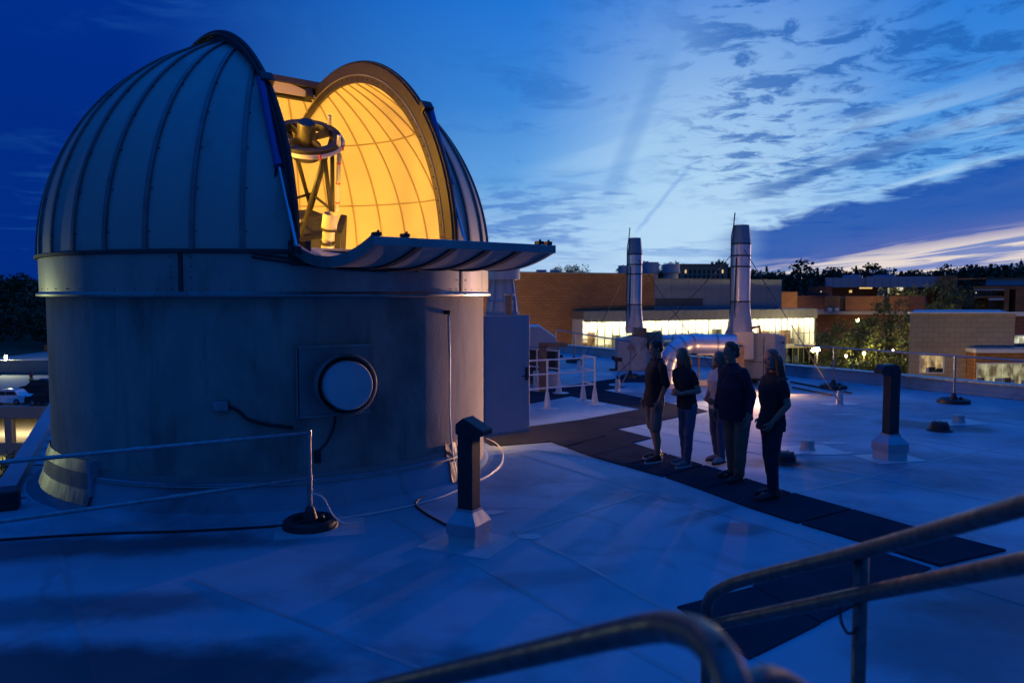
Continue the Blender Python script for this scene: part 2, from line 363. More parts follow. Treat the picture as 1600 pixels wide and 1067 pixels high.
duct_m = mat('duct_cladding', (.70, .70, .72), .34, .75, col2=(.56, .56, .58), scale=4, amt=.5, bump=.12, bscale=4, rvar=.08)
stack_m = mat('stack_steel', (.74, .74, .76), .34, .62, col2=(.64, .64, .66), scale=2, amt=.5, stretch=(1, 1, .2), rvar=.05)
rust = mat('rusty_steel', (.33, .22, .14), .75, .2, col2=(.18, .09, .045), scale=7, amt=.5)
fanbox_m = mat('weathered_fan_paint', (.48, .45, .40), .55, .1, col2=(.40, .36, .31), scale=2.5, dirt=(.26, .13, .06), dscale=2.2, dlo=.55, dhi=.72)
brick_o = mat('orange_brick', (.36, .165, .062), .9, col2=(.28, .125, .050), brick=(.9, .32, .03))
brick_d = mat('dark_red_brick', (.20, .085, .055), .9, col2=(.15, .065, .045), brick=(.9, .32, .03))
block_t = mat('tan_block', (.42, .32, .20), .9, col2=(.37, .28, .172), brick=(.92, .42, .018))
panel_m = mat('grey_panel', (.30, .31, .31), .5, .3, col2=(.25, .26, .26), scale=.8)
fascia = mat('fascia_metal', (.30, .30, .28), .45, .4, col2=(.24, .24, .225), scale=.7)
mull = mat('mullion_metal', (.10, .10, .10), .4, .5)
bluewall = mat('blue_metal_cladding', (.32, .40, .48), .5, .15, col2=(.25, .32, .40), scale=.15)
conc2 = mat('plain_concrete', (.34, .32, .28), .9, col2=(.25, .235, .21), scale=.5)
asph = mat('asphalt', (.05, .05, .05), .9, col2=(.07, .068, .065), scale=.2)
grass_m = mat('grass_ground', (.035, .05, .018), .95, col2=(.055, .06, .025), scale=.05)
leaf_a = mat('leaf_green', (.060, .088, .022), .7, col2=(.095, .12, .030), scale=.6)
leaf_b = mat('leaf_dark', (.030, .048, .016), .8, col2=(.050, .070, .020), scale=.2)
bark = mat('bark', (.07, .055, .04), .9, col2=(.04, .032, .025), scale=6)
def lit_mat(name, col, es, seed):
    m = bpy.data.materials.new(name); m.use_nodes = True; t = m.node_tree; b = t.nodes['Principled BSDF']; b.inputs['Base Color'].default_value = (.3, .25, .15, 1)
    tcn = t.nodes.new('ShaderNodeTexCoord'); mp = t.nodes.new('ShaderNodeMapping'); mp.inputs['Location'].default_value = (seed * 3.7, 0, seed); mp.inputs['Scale'].default_value = (1.4, 1, .8); t.links.new(tcn.outputs['Object'], mp.inputs[0])
    nz = t.nodes.new('ShaderNodeTexNoise'); nz.inputs['Scale'].default_value = 1.6; nz.inputs['Detail'].default_value = 5; t.links.new(mp.outputs[0], nz.inputs['Vector'])
    rp = t.nodes.new('ShaderNodeValToRGB'); e = rp.color_ramp.elements; e[0].position = .36; e[0].color = (col[0] * .22, col[1] * .16, col[2] * .10, 1); e[1].position = .62; e[1].color = (*col, 1)
    t.links.new(nz.outputs['Fac'], rp.inputs[0]); t.links.new(rp.outputs[0], b.inputs['Emission Color']); b.inputs['Emission Strength'].default_value = es; return m
def glass(name, tint=(.8, .85, .9), a=.85):
    m = bpy.data.materials.new(name); m.use_nodes = True; t = m.node_tree; t.nodes.clear()
    tr = t.nodes.new('ShaderNodeBsdfTransparent'); tr.inputs[0].default_value = (*tint, 1)
    gl = t.nodes.new('ShaderNodeBsdfGlossy'); gl.inputs['Roughness'].default_value = .03
    mx = t.nodes.new('ShaderNodeMixShader'); lw = t.nodes.new('ShaderNodeLayerWeight'); lw.inputs[0].default_value = .5
    pw = t.nodes.new('ShaderNodeMath'); pw.operation = 'POWER'; t.links.new(lw.outputs['Facing'], pw.inputs[0]); pw.inputs[1].default_value = 5
    fr = t.nodes.new('ShaderNodeMath'); fr.operation = 'MULTIPLY_ADD'; t.links.new(pw.outputs[0], fr.inputs[0]); fr.inputs[1].default_value = .9; fr.inputs[2].default_value = .05
    t.links.new(fr.outputs[0], mx.inputs[0]); t.links.new(tr.outputs[0], mx.inputs[1]); t.links.new(gl.outputs[0], mx.inputs[2])
    o = t.nodes.new('ShaderNodeOutputMaterial'); t.links.new(mx.outputs[0], o.inputs[0]); return m
pane_m = glass('window_glass'); pane_dark = glass('tinted_glass', (.25, .3, .33))
lamp_white = mat('lit_lamp_white', (.9, .9, .9), emit=(1, .93, .74), es=9)
lamp_warm = mat('lit_lamp_warm', (.9, .8, .6), emit=(1, .72, .30), es=14)
lit_win = mat('lit_window', (.5, .4, .2), emit=(1, .66, .22), es=.9)
lit_win2 = mat('lit_window_pale', (.5, .5, .4), emit=(1, .92, .62), es=.75)
room_m = mat('room_plaster', (.62, .60, .55), .9)
def light(name, loc, watts, col, size=.1, parent=None, kind='POINT', **kw):
    l = bpy.data.lights.new(name, kind); l.energy = watts; l.color = col
    if kind in ('POINT', 'SPOT'): l.shadow_soft_size = size
    if kind == 'AREA': l.shape = 'RECTANGLE'; l.size = kw['sx']; l.size_y = kw['sy']
    if kind == 'SPOT': l.spot_size = kw['cone']; l.spot_blend = kw['blend']
    o = bpy.data.objects.new(name, l); COL.objects.link(o); o.location = loc
    if parent:
        o.parent = parent; o.matrix_parent_inverse = WM[parent].inverted()
    return o
# ------------------------------------------------------------------ terrain
GZ = -16.0
def terrain(x, y):
    d = math.hypot(x, y)
    h = GZ
    k = max(0.0, min(1.0, (d - 190) / 260)); k = k * k * (3 - 2 * k)
    az = math.degrees(math.atan2(x, y))
    rise = 20.5 if az > 8 else 9.0 + max(0, az + 10) * .3
    if az < -10: rise = 13.5
    return h + k * rise + noise.noise(Vector((x * .008, y * .008, 0))) * 2.2 * k
mb = MB(); nx, ny = 90, 80
xs = [-900 + 1800 * i / nx for i in range(nx + 1)]; ys = [-60 + 1500 * (j / ny) ** 1.5 for j in range(ny + 1)]
mb.add([(x, y, terrain(x, y)) for y in ys for x in xs], [(j * (nx + 1) + i, j * (nx + 1) + i + 1, (j + 1) * (nx + 1) + i + 1, (j + 1) * (nx + 1) + i) for j in range(ny) for i in range(nx)])
tag(mb.build('ground', grass_m, smooth=True), kind='structure')

# ------------------------------------------------------------------ own roof
A1, A2 = Vector((2.0, 32.6)), Vector((11.95, 17.9))          # foot of the far parapet
e = (A2 - A1).normalized()
LB, LA = G(75, 676).xy, G(15, 792).xy                         # low left edge
el_ = (LA - LB).normalized()
P_back = A1 - e * 9; P_right = A2 + e * 26
Lb2 = LB - el_ * 26
nl = Vector((el_.y, -el_.x)) if Vector((el_.y, -el_.x)).x < 0 else Vector((-el_.y, el_.x))
La2 = LA + nl * 12
roof_poly = [P_back, P_right, P_right + Vector((-30, -14)), La2 + el_ * 16, La2, LA, LB, Lb2]
mb = MB()
mb.prism([(p.x, p.y) for p in reversed(roof_poly)], GZ - .5, -.02)
tag(mb.build('building_below', conc2), kind='structure')
# membrane: a finely divided sheet with soft hollows and swells, trimmed to the roof outline
def roof_z(x, y):
    p = Vector((x * .35, y * .35, 0))
    z = noise.noise(p) * .018 + noise.noise(p * 3.1) * .005
    return max(-.018, min(.022, z)) - .002
bm = bmesh.new()
fr = [(p.x, p.y) for p in roof_poly]
vs = {}
st = .3
for i in range(-70, 90):
    for j in range(-8, 125):
        vs[i, j] = None
def inside(x, y):
    c = False; n = len(fr)
    for k in range(n):
        x1, y1 = fr[k]; x2, y2 = fr[(k + 1) % n]
        if (y1 > y) != (y2 > y) and x < (x2 - x1) * (y - y1) / (y2 - y1) + x1: c = not c
    return c
def gv(i, j):
    if vs.get((i, j)) is None: vs[i, j] = bm.verts.new((i * st, j * st, roof_z(i * st, j * st)))
    return vs[i, j]
for i in range(-70, 89):
    for j in range(-8, 124):
        if all(inside((i + a) * st, (j + b) * st) for a in (0, 1) for b in (0, 1)):
            bm.faces.new((gv(i, j), gv(i + 1, j), gv(i + 1, j + 1), gv(i, j + 1)))
me = bpy.data.meshes.new('roof'); bm.to_mesh(me); bm.free(); me.materials.append(membrane)
roof = tag(fin(me, 'roof', smooth=True), kind='structure')
mb = MB().prism([(p.x, p.y) for p in reversed(roof_poly)], -.05, -.019)   # deck right under the sheet, fills its stepped rim
fin(mb.mesh('roof_deck'), 'roof_deck', roof).data.materials.append(membrane)
def flat(poly, z, th, name, m, parent=None, rs=0):           # thin sheet that follows the roof
    mb = MB(); n = len(poly)
    vsb = [(p[0], p[1], max(roof_z(p[0], p[1]), -.004) + z - th) for p in poly]; vst = [(p[0], p[1], max(roof_z(p[0], p[1]), -.004) + z) for p in poly]
    mb.add(vsb + vst, [tuple(range(n, 2 * n))] + [(i, (i + 1) % n, n + (i + 1) % n, n + i) for i in range(n)])
    return mb.build(name, m, parent)
def strip(a, b, w, z, th, name, m, parent=None, n=24):        # long narrow sheet between two roof points
    a, b = Vector(a[:2]), Vector(b[:2]); d = (b - a).normalized(); s = Vector((-d.y, d.x)) * w / 2
    mb = MB(); vsl = []
    for k in range(n + 1):
        p = a + (b - a) * k / n
        for q in (p - s, p + s):
            zz_ = roof_z(q.x, q.y); vsl += [(q.x, q.y, zz_ + z), (q.x, q.y, zz_ - .01)]
    fs = []
    for k in range(n):
        o = k * 4; fs += [(o, o + 4, o + 6, o + 2), (o, o + 1, o + 5, o + 4), (o + 2, o + 6, o + 7, o + 3)]
    mb.add(vsl, fs); return mb.build(name, m, parent)
lap_m = mat('membrane_lap', (.42, .455, .48), .5, col2=(.27, .295, .31), scale=1.2, spec=.12, world=True, damp_shade=DAMP_SHADE)
# welded laps between the membrane sheets
for (a, b) in (((885, 868), (1060, 962)), ((1060, 962), (1240, 1060)), ((800, 830), (885, 868)), ((300, 905), (700, 1062)), ((1255, 640), (1600, 742)),
               ((700, 870), (1010, 770)), ((1240, 770), (1600, 690)), ((950, 650), (1240, 700))):
    pa, pb = G(*a), G(*b)
    strip(pa, pb, .04, .003, .004, 'membrane_seam', seam_m, roof)
for k in range(-3, 7):                                       # regular sheet laps, parallel to the building
    o_ = Vector((1.2, 9.5)) + Vector((-e.y, e.x)) * (k * 3.1 + .4)
    ends = [o_ + e * q for q in [i * .5 for i in range(-44, 30)]]
    runs = [p for p in ends if inside(p.x, p.y) and (p - Vector((-3.38, 11.45))).length > 3.4 and p.y > 1]
    if len(runs) > 4:
        seg = [runs[0]]
        for p in runs[1:]:
            if (p - seg[-1]).length > .6:
                if len(seg) > 3: strip(seg[0], seg[-1], .05, .0025, .003, 'membrane_seam', lap_m, roof, 40)
                seg = []
            seg.append(p)
        if len(seg) > 3: strip(seg[0], seg[-1], .05, .0025, .003, 'membrane_seam', lap_m, roof, 40)
# far parapet: curb wall with a metal coping in lengths
nrm = Vector((e.y, -e.x)); nrm = nrm if nrm.x > 0 else -nrm   # outward
par = thing('parapet', 'low blue-lit parapet wall with metal coping along the far right roof edge', 'parapet', (*A2, 0))
a, b = P_back, P_right
MB().prism([tuple(q) for q in (a, b, b + nrm * .32, a + nrm * .32)], -.03, .27).build('wall', membrane, par)
MB().prism([tuple(q) for q in (a - nrm * .10, b - nrm * .10, b - nrm * .001, a - nrm * .001)], -.01, .07).build('cant_strip', membrane, par)
L = (b - a).length; n = int(L / 3.0)
for k in range(n):
    p, q = a + e * (k * L / n + .006), a + e * ((k + 1) * L / n - .006)
    MB().prism([tuple(v) for v in (p - nrm * .035, q - nrm * .035, q + nrm * .37, p + nrm * .37)], .275, .315).build('coping', galv, par)
# low left edge
edge = thing('roof_edge_curb', 'dark sloping curb along the left roof edge beside the observatory', 'curb', (*LA, 0))
MB().prism([tuple(q) for q in (LB - el_ * 20, LA, LA + nl * .22, LB - el_ * 20 + nl * .22)], -.03, .10).build('curb', seam_m, edge)
MB().prism([tuple(q) for q in (LA - el_ * .1, LA + el_ * .16, LA + el_ * .16 + nl * 9, LA - el_ * .1 + nl * 9)], -.03, .115).build('return_curb', seam_m, edge)
MB().box((*(LA + el_ * .02 + nl * .05), .09), (.34, .30, .26), math.atan2(el_.y, el_.x)).build('corner_block', dark_m, edge, bev=.02)

# ------------------------------------------------------------------ walkway pads
def pad(pts, label, z=.014):
    o = flat([G(*p).xy for p in pts], z, .03, 'walkway_pad', pad_m)
    return tag(o, label, 'walkway pad', 'dark walkway pads laid on the roof')
def pad_run(near, far, n, label, z):                          # a run of separate mats butted with small gaps
    N_, F_ = [G(*p).xy for p in near], [G(*p).xy for p in far]
    def along(P, t):
        L_ = [0]
        for i in range(len(P) - 1): L_.append(L_[-1] + (P[i + 1] - P[i]).length)
        d = t * L_[-1]
        for i in range(len(P) - 1):
            if d <= L_[i + 1] + 1e-6: return P[i].lerp(P[i + 1], (d - L_[i]) / (L_[i + 1] - L_[i]))
        return P[-1]
    c_ = (N_[0] + F_[-1]) / 2; t_ = thing('walkway', label, 'walkway', (c_.x, c_.y, 0), 0, 'dark walkway pads laid on the roof'); rnd = random.Random(n)
    for k in range(n):
        g = .0022; j = lambda: Vector((rnd.uniform(-.012, .012), rnd.uniform(-.012, .012)))
        q = [along(N_, k / n + g) + j(), along(N_, (k + 1) / n - g) + j(), along(F_, (k + 1) / n - g) + j(), along(F_, k / n + g) + j()]
        flat(q, z + rnd.uniform(-.003, .004), .03, 'walkway_pad', pad_m, t_)
pad_run([(850, 686), (943, 720), (1060, 752), (1178, 797), (1338, 845), (1472, 888)], [(905, 671), (985, 692), (1060, 716), (1225, 767), (1414, 820), (1576, 862)], 9, 'long dark walkway of butted pads that the five people stand on', .020)
pad([(754, 698), (754, 676), (820, 668), (908, 657), (1010, 638), (1075, 634), (1106, 643), (1020, 660), (965, 671), (875, 689)], 'dark walkway pad running from the open door to the right', .013)
pad([(860, 687), (966, 672), (1018, 685), (965, 698)], 'short wedge of dark walkway pad behind the man in shorts', .016)
pad([(880, 616), (930, 607), (1100, 641), (1040, 650), (1005, 640)], 'brownish warm-lit walkway pad behind the small guard rail', .010)
pad([(820, 632), (820, 612), (905, 600), (1000, 586), (1075, 583), (1075, 592), (930, 611)], 'dark walkway pad under the small guard rail by the fans', .007)
pad_run([(1171, 1031), (1453, 889)], [(1060, 949), (1372, 863)], 3, 'near dark walkway pads beneath the foreground stair rail', .014)

# ------------------------------------------------------------------ observatory
C0 = Vector((-3.381, 11.445, 0)); RW = 2.958; RD = 3.03; HW = 1.0; Z0 = 2.905; TH = R_(39.06)
OBR = math.atan2(-cos(TH), sin(TH))                         # local +x looks out through the slit
obs = thing('observatory', 'round concrete observatory with open ribbed metal dome glowing yellow inside', 'observatory', C0, OBR)
OM = WM[obs]; OI = OM.inverted()
def part(mb, name, m, parent=None, **kw): return mb.build(name, m, parent or obs, world=False, **kw)
def on_wall(px, py, off=0.0):                               # local point of the drum seen at that pixel
    o = OI @ Vector((0, 0, EYE)); d = (OI.to_3x3() @ ray(px, py)); r = RW + off
    A = d.x ** 2 + d.y ** 2; B = 2 * (o.x * d.x + o.y * d.y); Cc = o.x ** 2 + o.y ** 2 - r * r
    disc = max(B * B - 4 * A * Cc, 0); k = (-B - math.sqrt(disc)) / (2 * A); return o + d * k
def lt(r, a, z): return Vector((r * cos(a), r * sin(a), z))
DA, DB = R_(57), R_(75.5)                                    # doorway
mb = MB()
mb.lathe([(RW - .18, 0), (RW, 0), (RW, 2.5), (RW - .18, 2.5)], 170, a0=DB, a1=DA + 2 * pi, closed=True, caps=True)
mb.lathe([(RW - .18, 2.08), (RW, 2.08), (RW, 2.5), (RW - .18, 2.5)], 10, a0=DA, a1=DB, closed=True)
mb.lathe([(RW - .18, 0), (RW, 0), (RW, .22), (RW - .18, .22)], 10, a0=DA, a1=DB, closed=True)
part(mb, 'wall', concrete, smooth=30)
mb = MB().lathe([(0.02, .2), (RW - .17, .2)], 48); part(mb, 'floor', conc2)
mb = MB()
for a in (DA, DB): mb.bar(lt(RW - .09, a, .2), lt(RW - .09, a, 2.1), .06, .24, up=lt(1, a, 0))
mb.bar(lt(RW - .09, DA, 2.11), lt(RW - .09, DB, 2.11), .24, .06); part(mb, 'door_frame', door_m)
# curb around the foot of the drum
part(MB().lathe([(RW + .001, .37), (RW + .055, .36), (RW + .10, .05), (RW + .32, .003), (RW + .33, -.02)], 110, a0=R_(-140), a1=R_(24)), 'curb', membrane, smooth=40)
part(MB().lathe([(RW + .001, .07), (RW + .03, .06), (RW + .07, .02), (RW + .30, .004), (RW + .31, -.02)], 120, a0=R_(24), a1=R_(220)), 'base_cant', membrane, smooth=40)
part(MB().lathe([(RW + .002, .44), (RW + .012, .44), (RW + .016, .372), (RW + .002, .372)], 120, a0=R_(-66), a1=R_(20)), 'counter_flashing', fascia, smooth=40)
part(MB().lathe([(RW + .05, .352), (RW + .082, .350), (RW + .086, .335), (RW + .06, .33)], 120, a0=R_(-66), a1=R_(23), closed=True), 'termination_bar', galv, smooth=40)
# bright foil flashing at the right of the curb and the taller bent piece at the left
dull = mat('dull_flashing', (.20, .20, .20), .45, .5, col2=(.13, .13, .13), scale=4, amt=.5, bump=.2, bscale=5)
def foil(a0, a1, prof, seed, name='foil_flashing', n=40, mt=None):
    mt = mt or shiny
    mb = MB(); rows = []; rnd = random.Random(seed)
    for i in range(n + 1):
        a = a0 + (a1 - a0) * i / n
        for k, (r, z) in enumerate(prof):
            w = noise.noise(Vector((i * .37, k * 1.3, seed))) * .008
            mb.v.append(lt(r + w + .012, a, z + w * .6))
    k = len(prof); mb.f = [(i * k + j, (i + 1) * k + j, (i + 1) * k + j + 1, i * k + j + 1) for i in range(n) for j in range(k - 1)]
    return part(mb, name, mt)
foil(R_(19), R_(25), [(RW + .004, .52), (RW + .03, .38), (RW + .07, .28), (RW + .10, .16), (RW + .13, .05), (RW + .22, .012)], 3.1, mt=dull)
foil(R_(-122), R_(-66), [(RW + .004, .53), (RW + .05, .40), (RW + .08, .22), (RW + .14, .06), (RW + .28, .014)], 9.7, mt=dull)
mb = MB().box(lt(RW + .06, R_(-66), .36), (.12, .05, .40), R_(-66)); part(mb, 'flashing_end_cap', seam_m)
# drip band of the dome, in twelve sheets
q1_, q2_ = on_wall(285, 430, RD - RW), on_wall(722, 430, RD - RW)
s1_, s2_ = math.atan2(q1_.y, q1_.x), math.atan2(q2_.y, q2_.x)
cuts = [s1_, s2_] + [s2_ + (2 * pi - (s2_ - s1_)) * k / 4 for k in (1, 2, 3)] + [s1_ + 2 * pi]
for a0, a1 in zip(cuts[:-1], cuts[1:]):
    a0 += .0025; a1 -= .0025
    p_ = part(MB().lathe([(RD - .02, 2.45), (RD, 2.45), (RD, Z0 - .01), (RD - .02, Z0 - .01)], 40, a0=a0, a1=a1, closed=True, caps=True), 'band_panel', alu_band, smooth=30)
    part(MB().lathe([(RD + .001, 2.452), (RD + .008, 2.452), (RD + .008, Z0 - .03), (RD + .001, Z0 - .03)], 1, a0=a1 - .012, a1=a1 + .003, closed=True, caps=True), 'seam_cover', frame_m, p_)
    mb = MB()
    for aa in (a0 + .03, a1 - .04):
        for z in (2.50, 2.62, 2.74, 2.84): mb.ell(lt(RD + .002, aa, z), .008, 6, 4)
    for i in range(1, 14): mb.ell(lt(RD + .002, a0 + (a1 - a0) * i / 14, 2.50), .007, 6, 4)
    tag(part(mb, 'rivets', frame_m, p_), kind='stuff')
part(MB().lathe([(RD - .026, 2.44), (RD - .026, Z0)], 120), 'band_backing', frame_m, smooth=True)
part(MB().lathe([(RW + .004, 2.40), (RD + .035, 2.415), (RD + .04, 2.44), (RD + .006, 2.47), (RW + .02, 2.47)], 160), 'drip_edge', alu_band, smooth=40)
part(MB().lathe([(RD - .03, Z0 - .03), (RD + .045, Z0 - .025), (RD + .045, Z0 + .012), (RD - .02, Z0 + .03)], 160), 'spring_ring', frame_m, smooth=40)

def clip_slit(bm, w, xmin):
    for co, no in (((0, w, 0), (0, 1, 0)), ((0, -w, 0), (0, 1, 0)), ((xmin, 0, 0), (1, 0, 0))):
        bmesh.ops.bisect_plane(bm, geom=bm.verts[:] + bm.edges[:] + bm.faces[:], plane_co=co, plane_no=no)
    kill = [f for f in bm.faces if abs(f.calc_center_median().y) < w - 1e-4 and f.calc_center_median().x > xmin]
    bmesh.ops.delete(bm, geom=kill, context='FACES')
XB = -.90                                                    # how far behind the zenith the opening reaches
NG = 36
def gore(R, k, ne=26, th=0.0):
    a0, a1 = 2 * pi * k / NG, 2 * pi * (k + 1) / NG; bm = bmesh.new(); rows = []
    for j in range(ne + 1):
        el = R_(88.5) * j / ne
        rows.append([bm.verts.new((R * cos(el) * cos(a), R * cos(el) * sin(a), Z0 + R * sin(el))) for a in (a0, a1)])
    for j in range(ne): bm.faces.new((rows[j][0], rows[j][1], rows[j + 1][1], rows[j + 1][0]))
    return bm
for k in range(NG):
    for R, nm, mm in ((RD, 'dome_panel', alu), (RD - .07, 'liner_panel', liner_m)):
        bm = gore(R, k); clip_slit(bm, HW + .02, XB)
        if not bm.faces: bm.free(); continue
        me = bpy.data.meshes.new(nm); bm.to_mesh(me); bm.free(); me.materials.append(mm); fin(me, nm, obs, smooth=True, world=False)
def open_at(p): return abs(p.y) < HW + .03 and p.x > XB
def meridian(R, a, w, h, e0=0.0, e1=87.0, n=40):             # proud strip along a meridian, broken at the slit
    runs = []; cur = []
    for j in range(n + 1):
        el = R_(e0 + (e1 - e0) * j / n); p = Vector((R * cos(el) * cos(a), R * cos(el) * sin(a), Z0 + R * sin(el)))
        if open_at(p):
            if len(cur) > 1: runs.append(cur)
            cur = []
        else: cur.append((p, Vector((cos(el) * cos(a), cos(el) * sin(a), sin(el)))))
    if len(cur) > 1: runs.append(cur)
    mb = MB(); sd = Vector((-sin(a), cos(a), 0)) * w / 2
    for run in runs:
        o = len(mb.v); m_ = len(run)
        for p, u in run: mb.v += [p - sd, p - sd + u * h, p + sd + u * h, p + sd]
        for i in range(m_ - 1):
            for j in range(4): mb.f.append((o + i * 4 + j, o + i * 4 + (j + 1) % 4, o + i * 4 + 4 + (j + 1) % 4, o + i * 4 + 4 + j))
        mb.f += [(o, o + 1, o + 2, o + 3), (o + m_ * 4 - 1, o + m_ * 4 - 2, o + m_ * 4 - 3, o + m_ * 4 - 4)]
    return mb
for k in range(NG):
    a = 2 * pi * k / NG
    mb = meridian(RD - .004, a, .052, .030)
    if mb.f:
        rib = part(mb, 'rib', rib_m)
        mb2 = MB()
        for el in range(4, 84, 9):
            q = Vector((cos(R_(el)) * cos(a + .016), cos(R_(el)) * sin(a + .016), sin(R_(el))))
            p = q * (RD + .006) + Vector((0, 0, Z0))
            if not open_at(p): mb2.ell(p, .009, 6, 4)
        if mb2.f: tag(part(mb2, 'rivets', dark_m, rib), kind='stuff')
    mb = meridian(RD - .072, a, .024, -.018)
    if mb.f: part(mb, 'liner_rib', liner_rib)
for el in (22, 44):                                          # rings round the inside
    r, z = (RD - .08) * cos(R_(el)), Z0 + (RD - .08) * sin(R_(el))
    run = [lt(r, R_(2 * q), z) for q in range(15, 166)] if el == 22 else [lt(r, R_(2 * q), z) for q in range(15, 166)]
    part(MB().tube(run, .012, 6), 'liner_ring', liner_rib)
# slit arches: deep curved side frames standing proud of the shell
rin = math.sqrt(RD * RD - HW * HW)
def arch(sgn):
    y0 = sgn * HW; th = .045 * sgn; ro, ri = rin + .10, rin - .18
    mb = MB(); n = 72; prof = [(ri, 0), (ro, 0), (ro, .10), (ro - .03, .10), (ro - .03, th / sgn), (ri, th / sgn)]
    prof = [(r, y0 + sgn * d) for r, d in prof]; k = len(prof)
    for i in range(n + 1):
        a = R_(-3 + 160 * i / n)
        mb.v += [Vector((r * cos(a), y, Z0 + r * sin(a))) for r, y in prof]
    mb.f = [(i * k + j, i * k + (j + 1) % k, (i + 1) * k + (j + 1) % k, (i + 1) * k + j) for i in range(n) for j in range(k)] + [tuple(range(k)), tuple(n * k + j for j in range(k))]
    o = part(mb, 'slit_frame', frame_m, smooth=35)
    mb = MB(); y1 = y0 - sgn * .006                           # bolted inner trim and its outer weather strip
    for i in range(46): 
        a = R_(2 + 150 * i / 45); mb.ell(Vector(((ri + .06) * cos(a), y1, Z0 + (ri + .06) * sin(a))), .010, 6, 4)
    tag(part(mb, 'rivets', dark_m, o), kind='stuff')
    mb = MB(); mb.tube([Vector(((ro + .012) * cos(R_(q)), y0 + sgn * .05, Z0 + (ro + .012) * sin(R_(q)))) for q in range(-2, 157, 2)], .028, 8); part(mb, 'weather_seal', black_m, o, smooth=True)
    mb = MB(); mb.tube([Vector(((ri + .11) * cos(R_(q)), y0 - sgn * .004, Z0 + (ri + .11) * sin(R_(q)))) for q in range(0, 150, 2)], .010, 6); part(mb, 'inner_lip', alu_band, o)
    return o
arch(-1); arch(1)
# upper shutter, run back over the top
ro = rin + .16
mb = MB(); n = 24; a_f, a_b = R_(107), R_(160)
for i in range(n + 1):
    a = a_f + (a_b - a_f) * i / n
    for r in (ro, ro - .035):
        for y in (-HW - .13, HW + .13): mb.v.append(Vector((r * cos(a), y, Z0 + r * sin(a))))
for i in range(n):
    o = i * 4; mb.f += [(o, o + 4, o + 5, o + 1), (o + 2, o + 3, o + 7, o + 6), (o, o + 2, o + 6, o + 4), (o + 1, o + 5, o + 7, o + 3)]
mb.f += [(0, 1, 3, 2), (n * 4, n * 4 + 2, n * 4 + 3, n * 4 + 1)]
us = part(mb, 'upper_shutter', alu, smooth=35)
def arcp(a, r, y): return Vector((r * cos(a), y, Z0 + r * sin(a)))
mb = MB().bar(arcp(a_f, ro - .02, -HW - .12), arcp(a_f, ro - .02, HW + .12), .07, .10, up=(cos(a_f), 0, sin(a_f))); part(mb, 'shutter_nose', frame_m, us)
mb = MB().bar(arcp(a_f + .05, ro - .15, -HW + .02), arcp(a_f + .05, ro - .15, HW - .02), .06, .16, up=(cos(a_f), 0, sin(a_f))); part(mb, 'shutter_beam', dark_m, us)
for y in (-HW + .12, HW - .12): part(MB().box(arcp(a_f + .02, ro - .16, y), (.16, .12, .14), mat=Matrix.Rotation(-a_f, 3, 'Y')), 'roller_bracket', dark_m, us, bev=.01)
ny_ = 14                                                     # plate closing the crown of the opening under the shutter nose
yy_ = [-HW + HW * 2 * q / ny_ for q in range(ny_ + 1)]
poly_ = [Vector((XB + .012, y, Z0 + math.sqrt((RD - .01) ** 2 - XB * XB - y * y))) for y in yy_] + [Vector((XB + .012, y, Z0 + math.sqrt(RD * RD - XB * XB - HW * HW) - .05)) for y in reversed(yy_)]
part(MB().ext(poly_, (.03, 0, 0)), 'crown_plate', door_m)
# lower shutter, dropped open and level, convex side down
FW = HW + .085; CH = 1.86; LIP = Z0 - .01; HX = rin + .02; HZ = Z0 + .02
RF = 2.35; half = math.asin(CH / 2 / RF)
def flap(u, off=0.0):                                        # u 0 at the hinge, 1 at the lip
    a = -half + 2 * half * u; r = RF + off; cz = HZ + RF * cos(half)
    p = Vector((HX + CH / 2 + r * sin(a), 0, cz - r * cos(a))); p.z += (LIP - HZ) * u; return p
mb = MB(); n = 24
for i in range(n + 1):
    for off in (0, -.03):
        p = flap(i / n, off)
        for y in (-FW, FW): mb.v.append(Vector((p.x, y, p.z)))
for i in range(n):
    o = i * 4; mb.f += [(o, o + 4, o + 5, o + 1), (o + 2, o + 3, o + 7, o + 6), (o, o + 2, o + 6, o + 4), (o + 1, o + 5, o + 7, o + 3)]
mb.f += [(0, 1, 3, 2), (n * 4, n * 4 + 2, n * 4 + 3, n * 4 + 1)]
fl_ = part(mb, 'lower_shutter', alu, smooth=35)
for sgn in (-1, 1):                                          # side flanges stand on the inner face
    mb = MB(); y = sgn * (FW - .0)
    for i in range(n + 1):
        for off in (.012, -.10):
            p = flap(i / n, off); mb.v += [Vector((p.x, y + sgn * .004, p.z)), Vector((p.x, y - sgn * .05, p.z))]
    for i in range(n):
        o = i * 4; mb.f += [(o, o + 4, o + 5, o + 1), (o + 2, o + 3, o + 7, o + 6), (o, o + 2, o + 6, o + 4), (o + 1, o + 5, o + 7, o + 3)]
    mb.f += [(0, 1, 3, 2), (n * 4, n * 4 + 2, n * 4 + 3, n * 4 + 1)]
    part(mb, 'side_flange', alu_band, fl_, smooth=35)
p = flap(1.0, -.03); part(MB().box((p.x + .01, 0, p.z + .0), (.05, FW * 2 + .03, .085)), 'lip_rail', alu_band, fl_, bev=.008)
for y in (-FW + .04, -FW + .34, FW - .05, FW - .17):
    mb = MB().box((p.x - .03, y, p.z + .065), (.08, .07, .035)).box((p.x - .05, y + .03, p.z + .085), (.025, .02, .04)); part(mb, 'latch_bracket', dark_m, fl_, bev=.006)
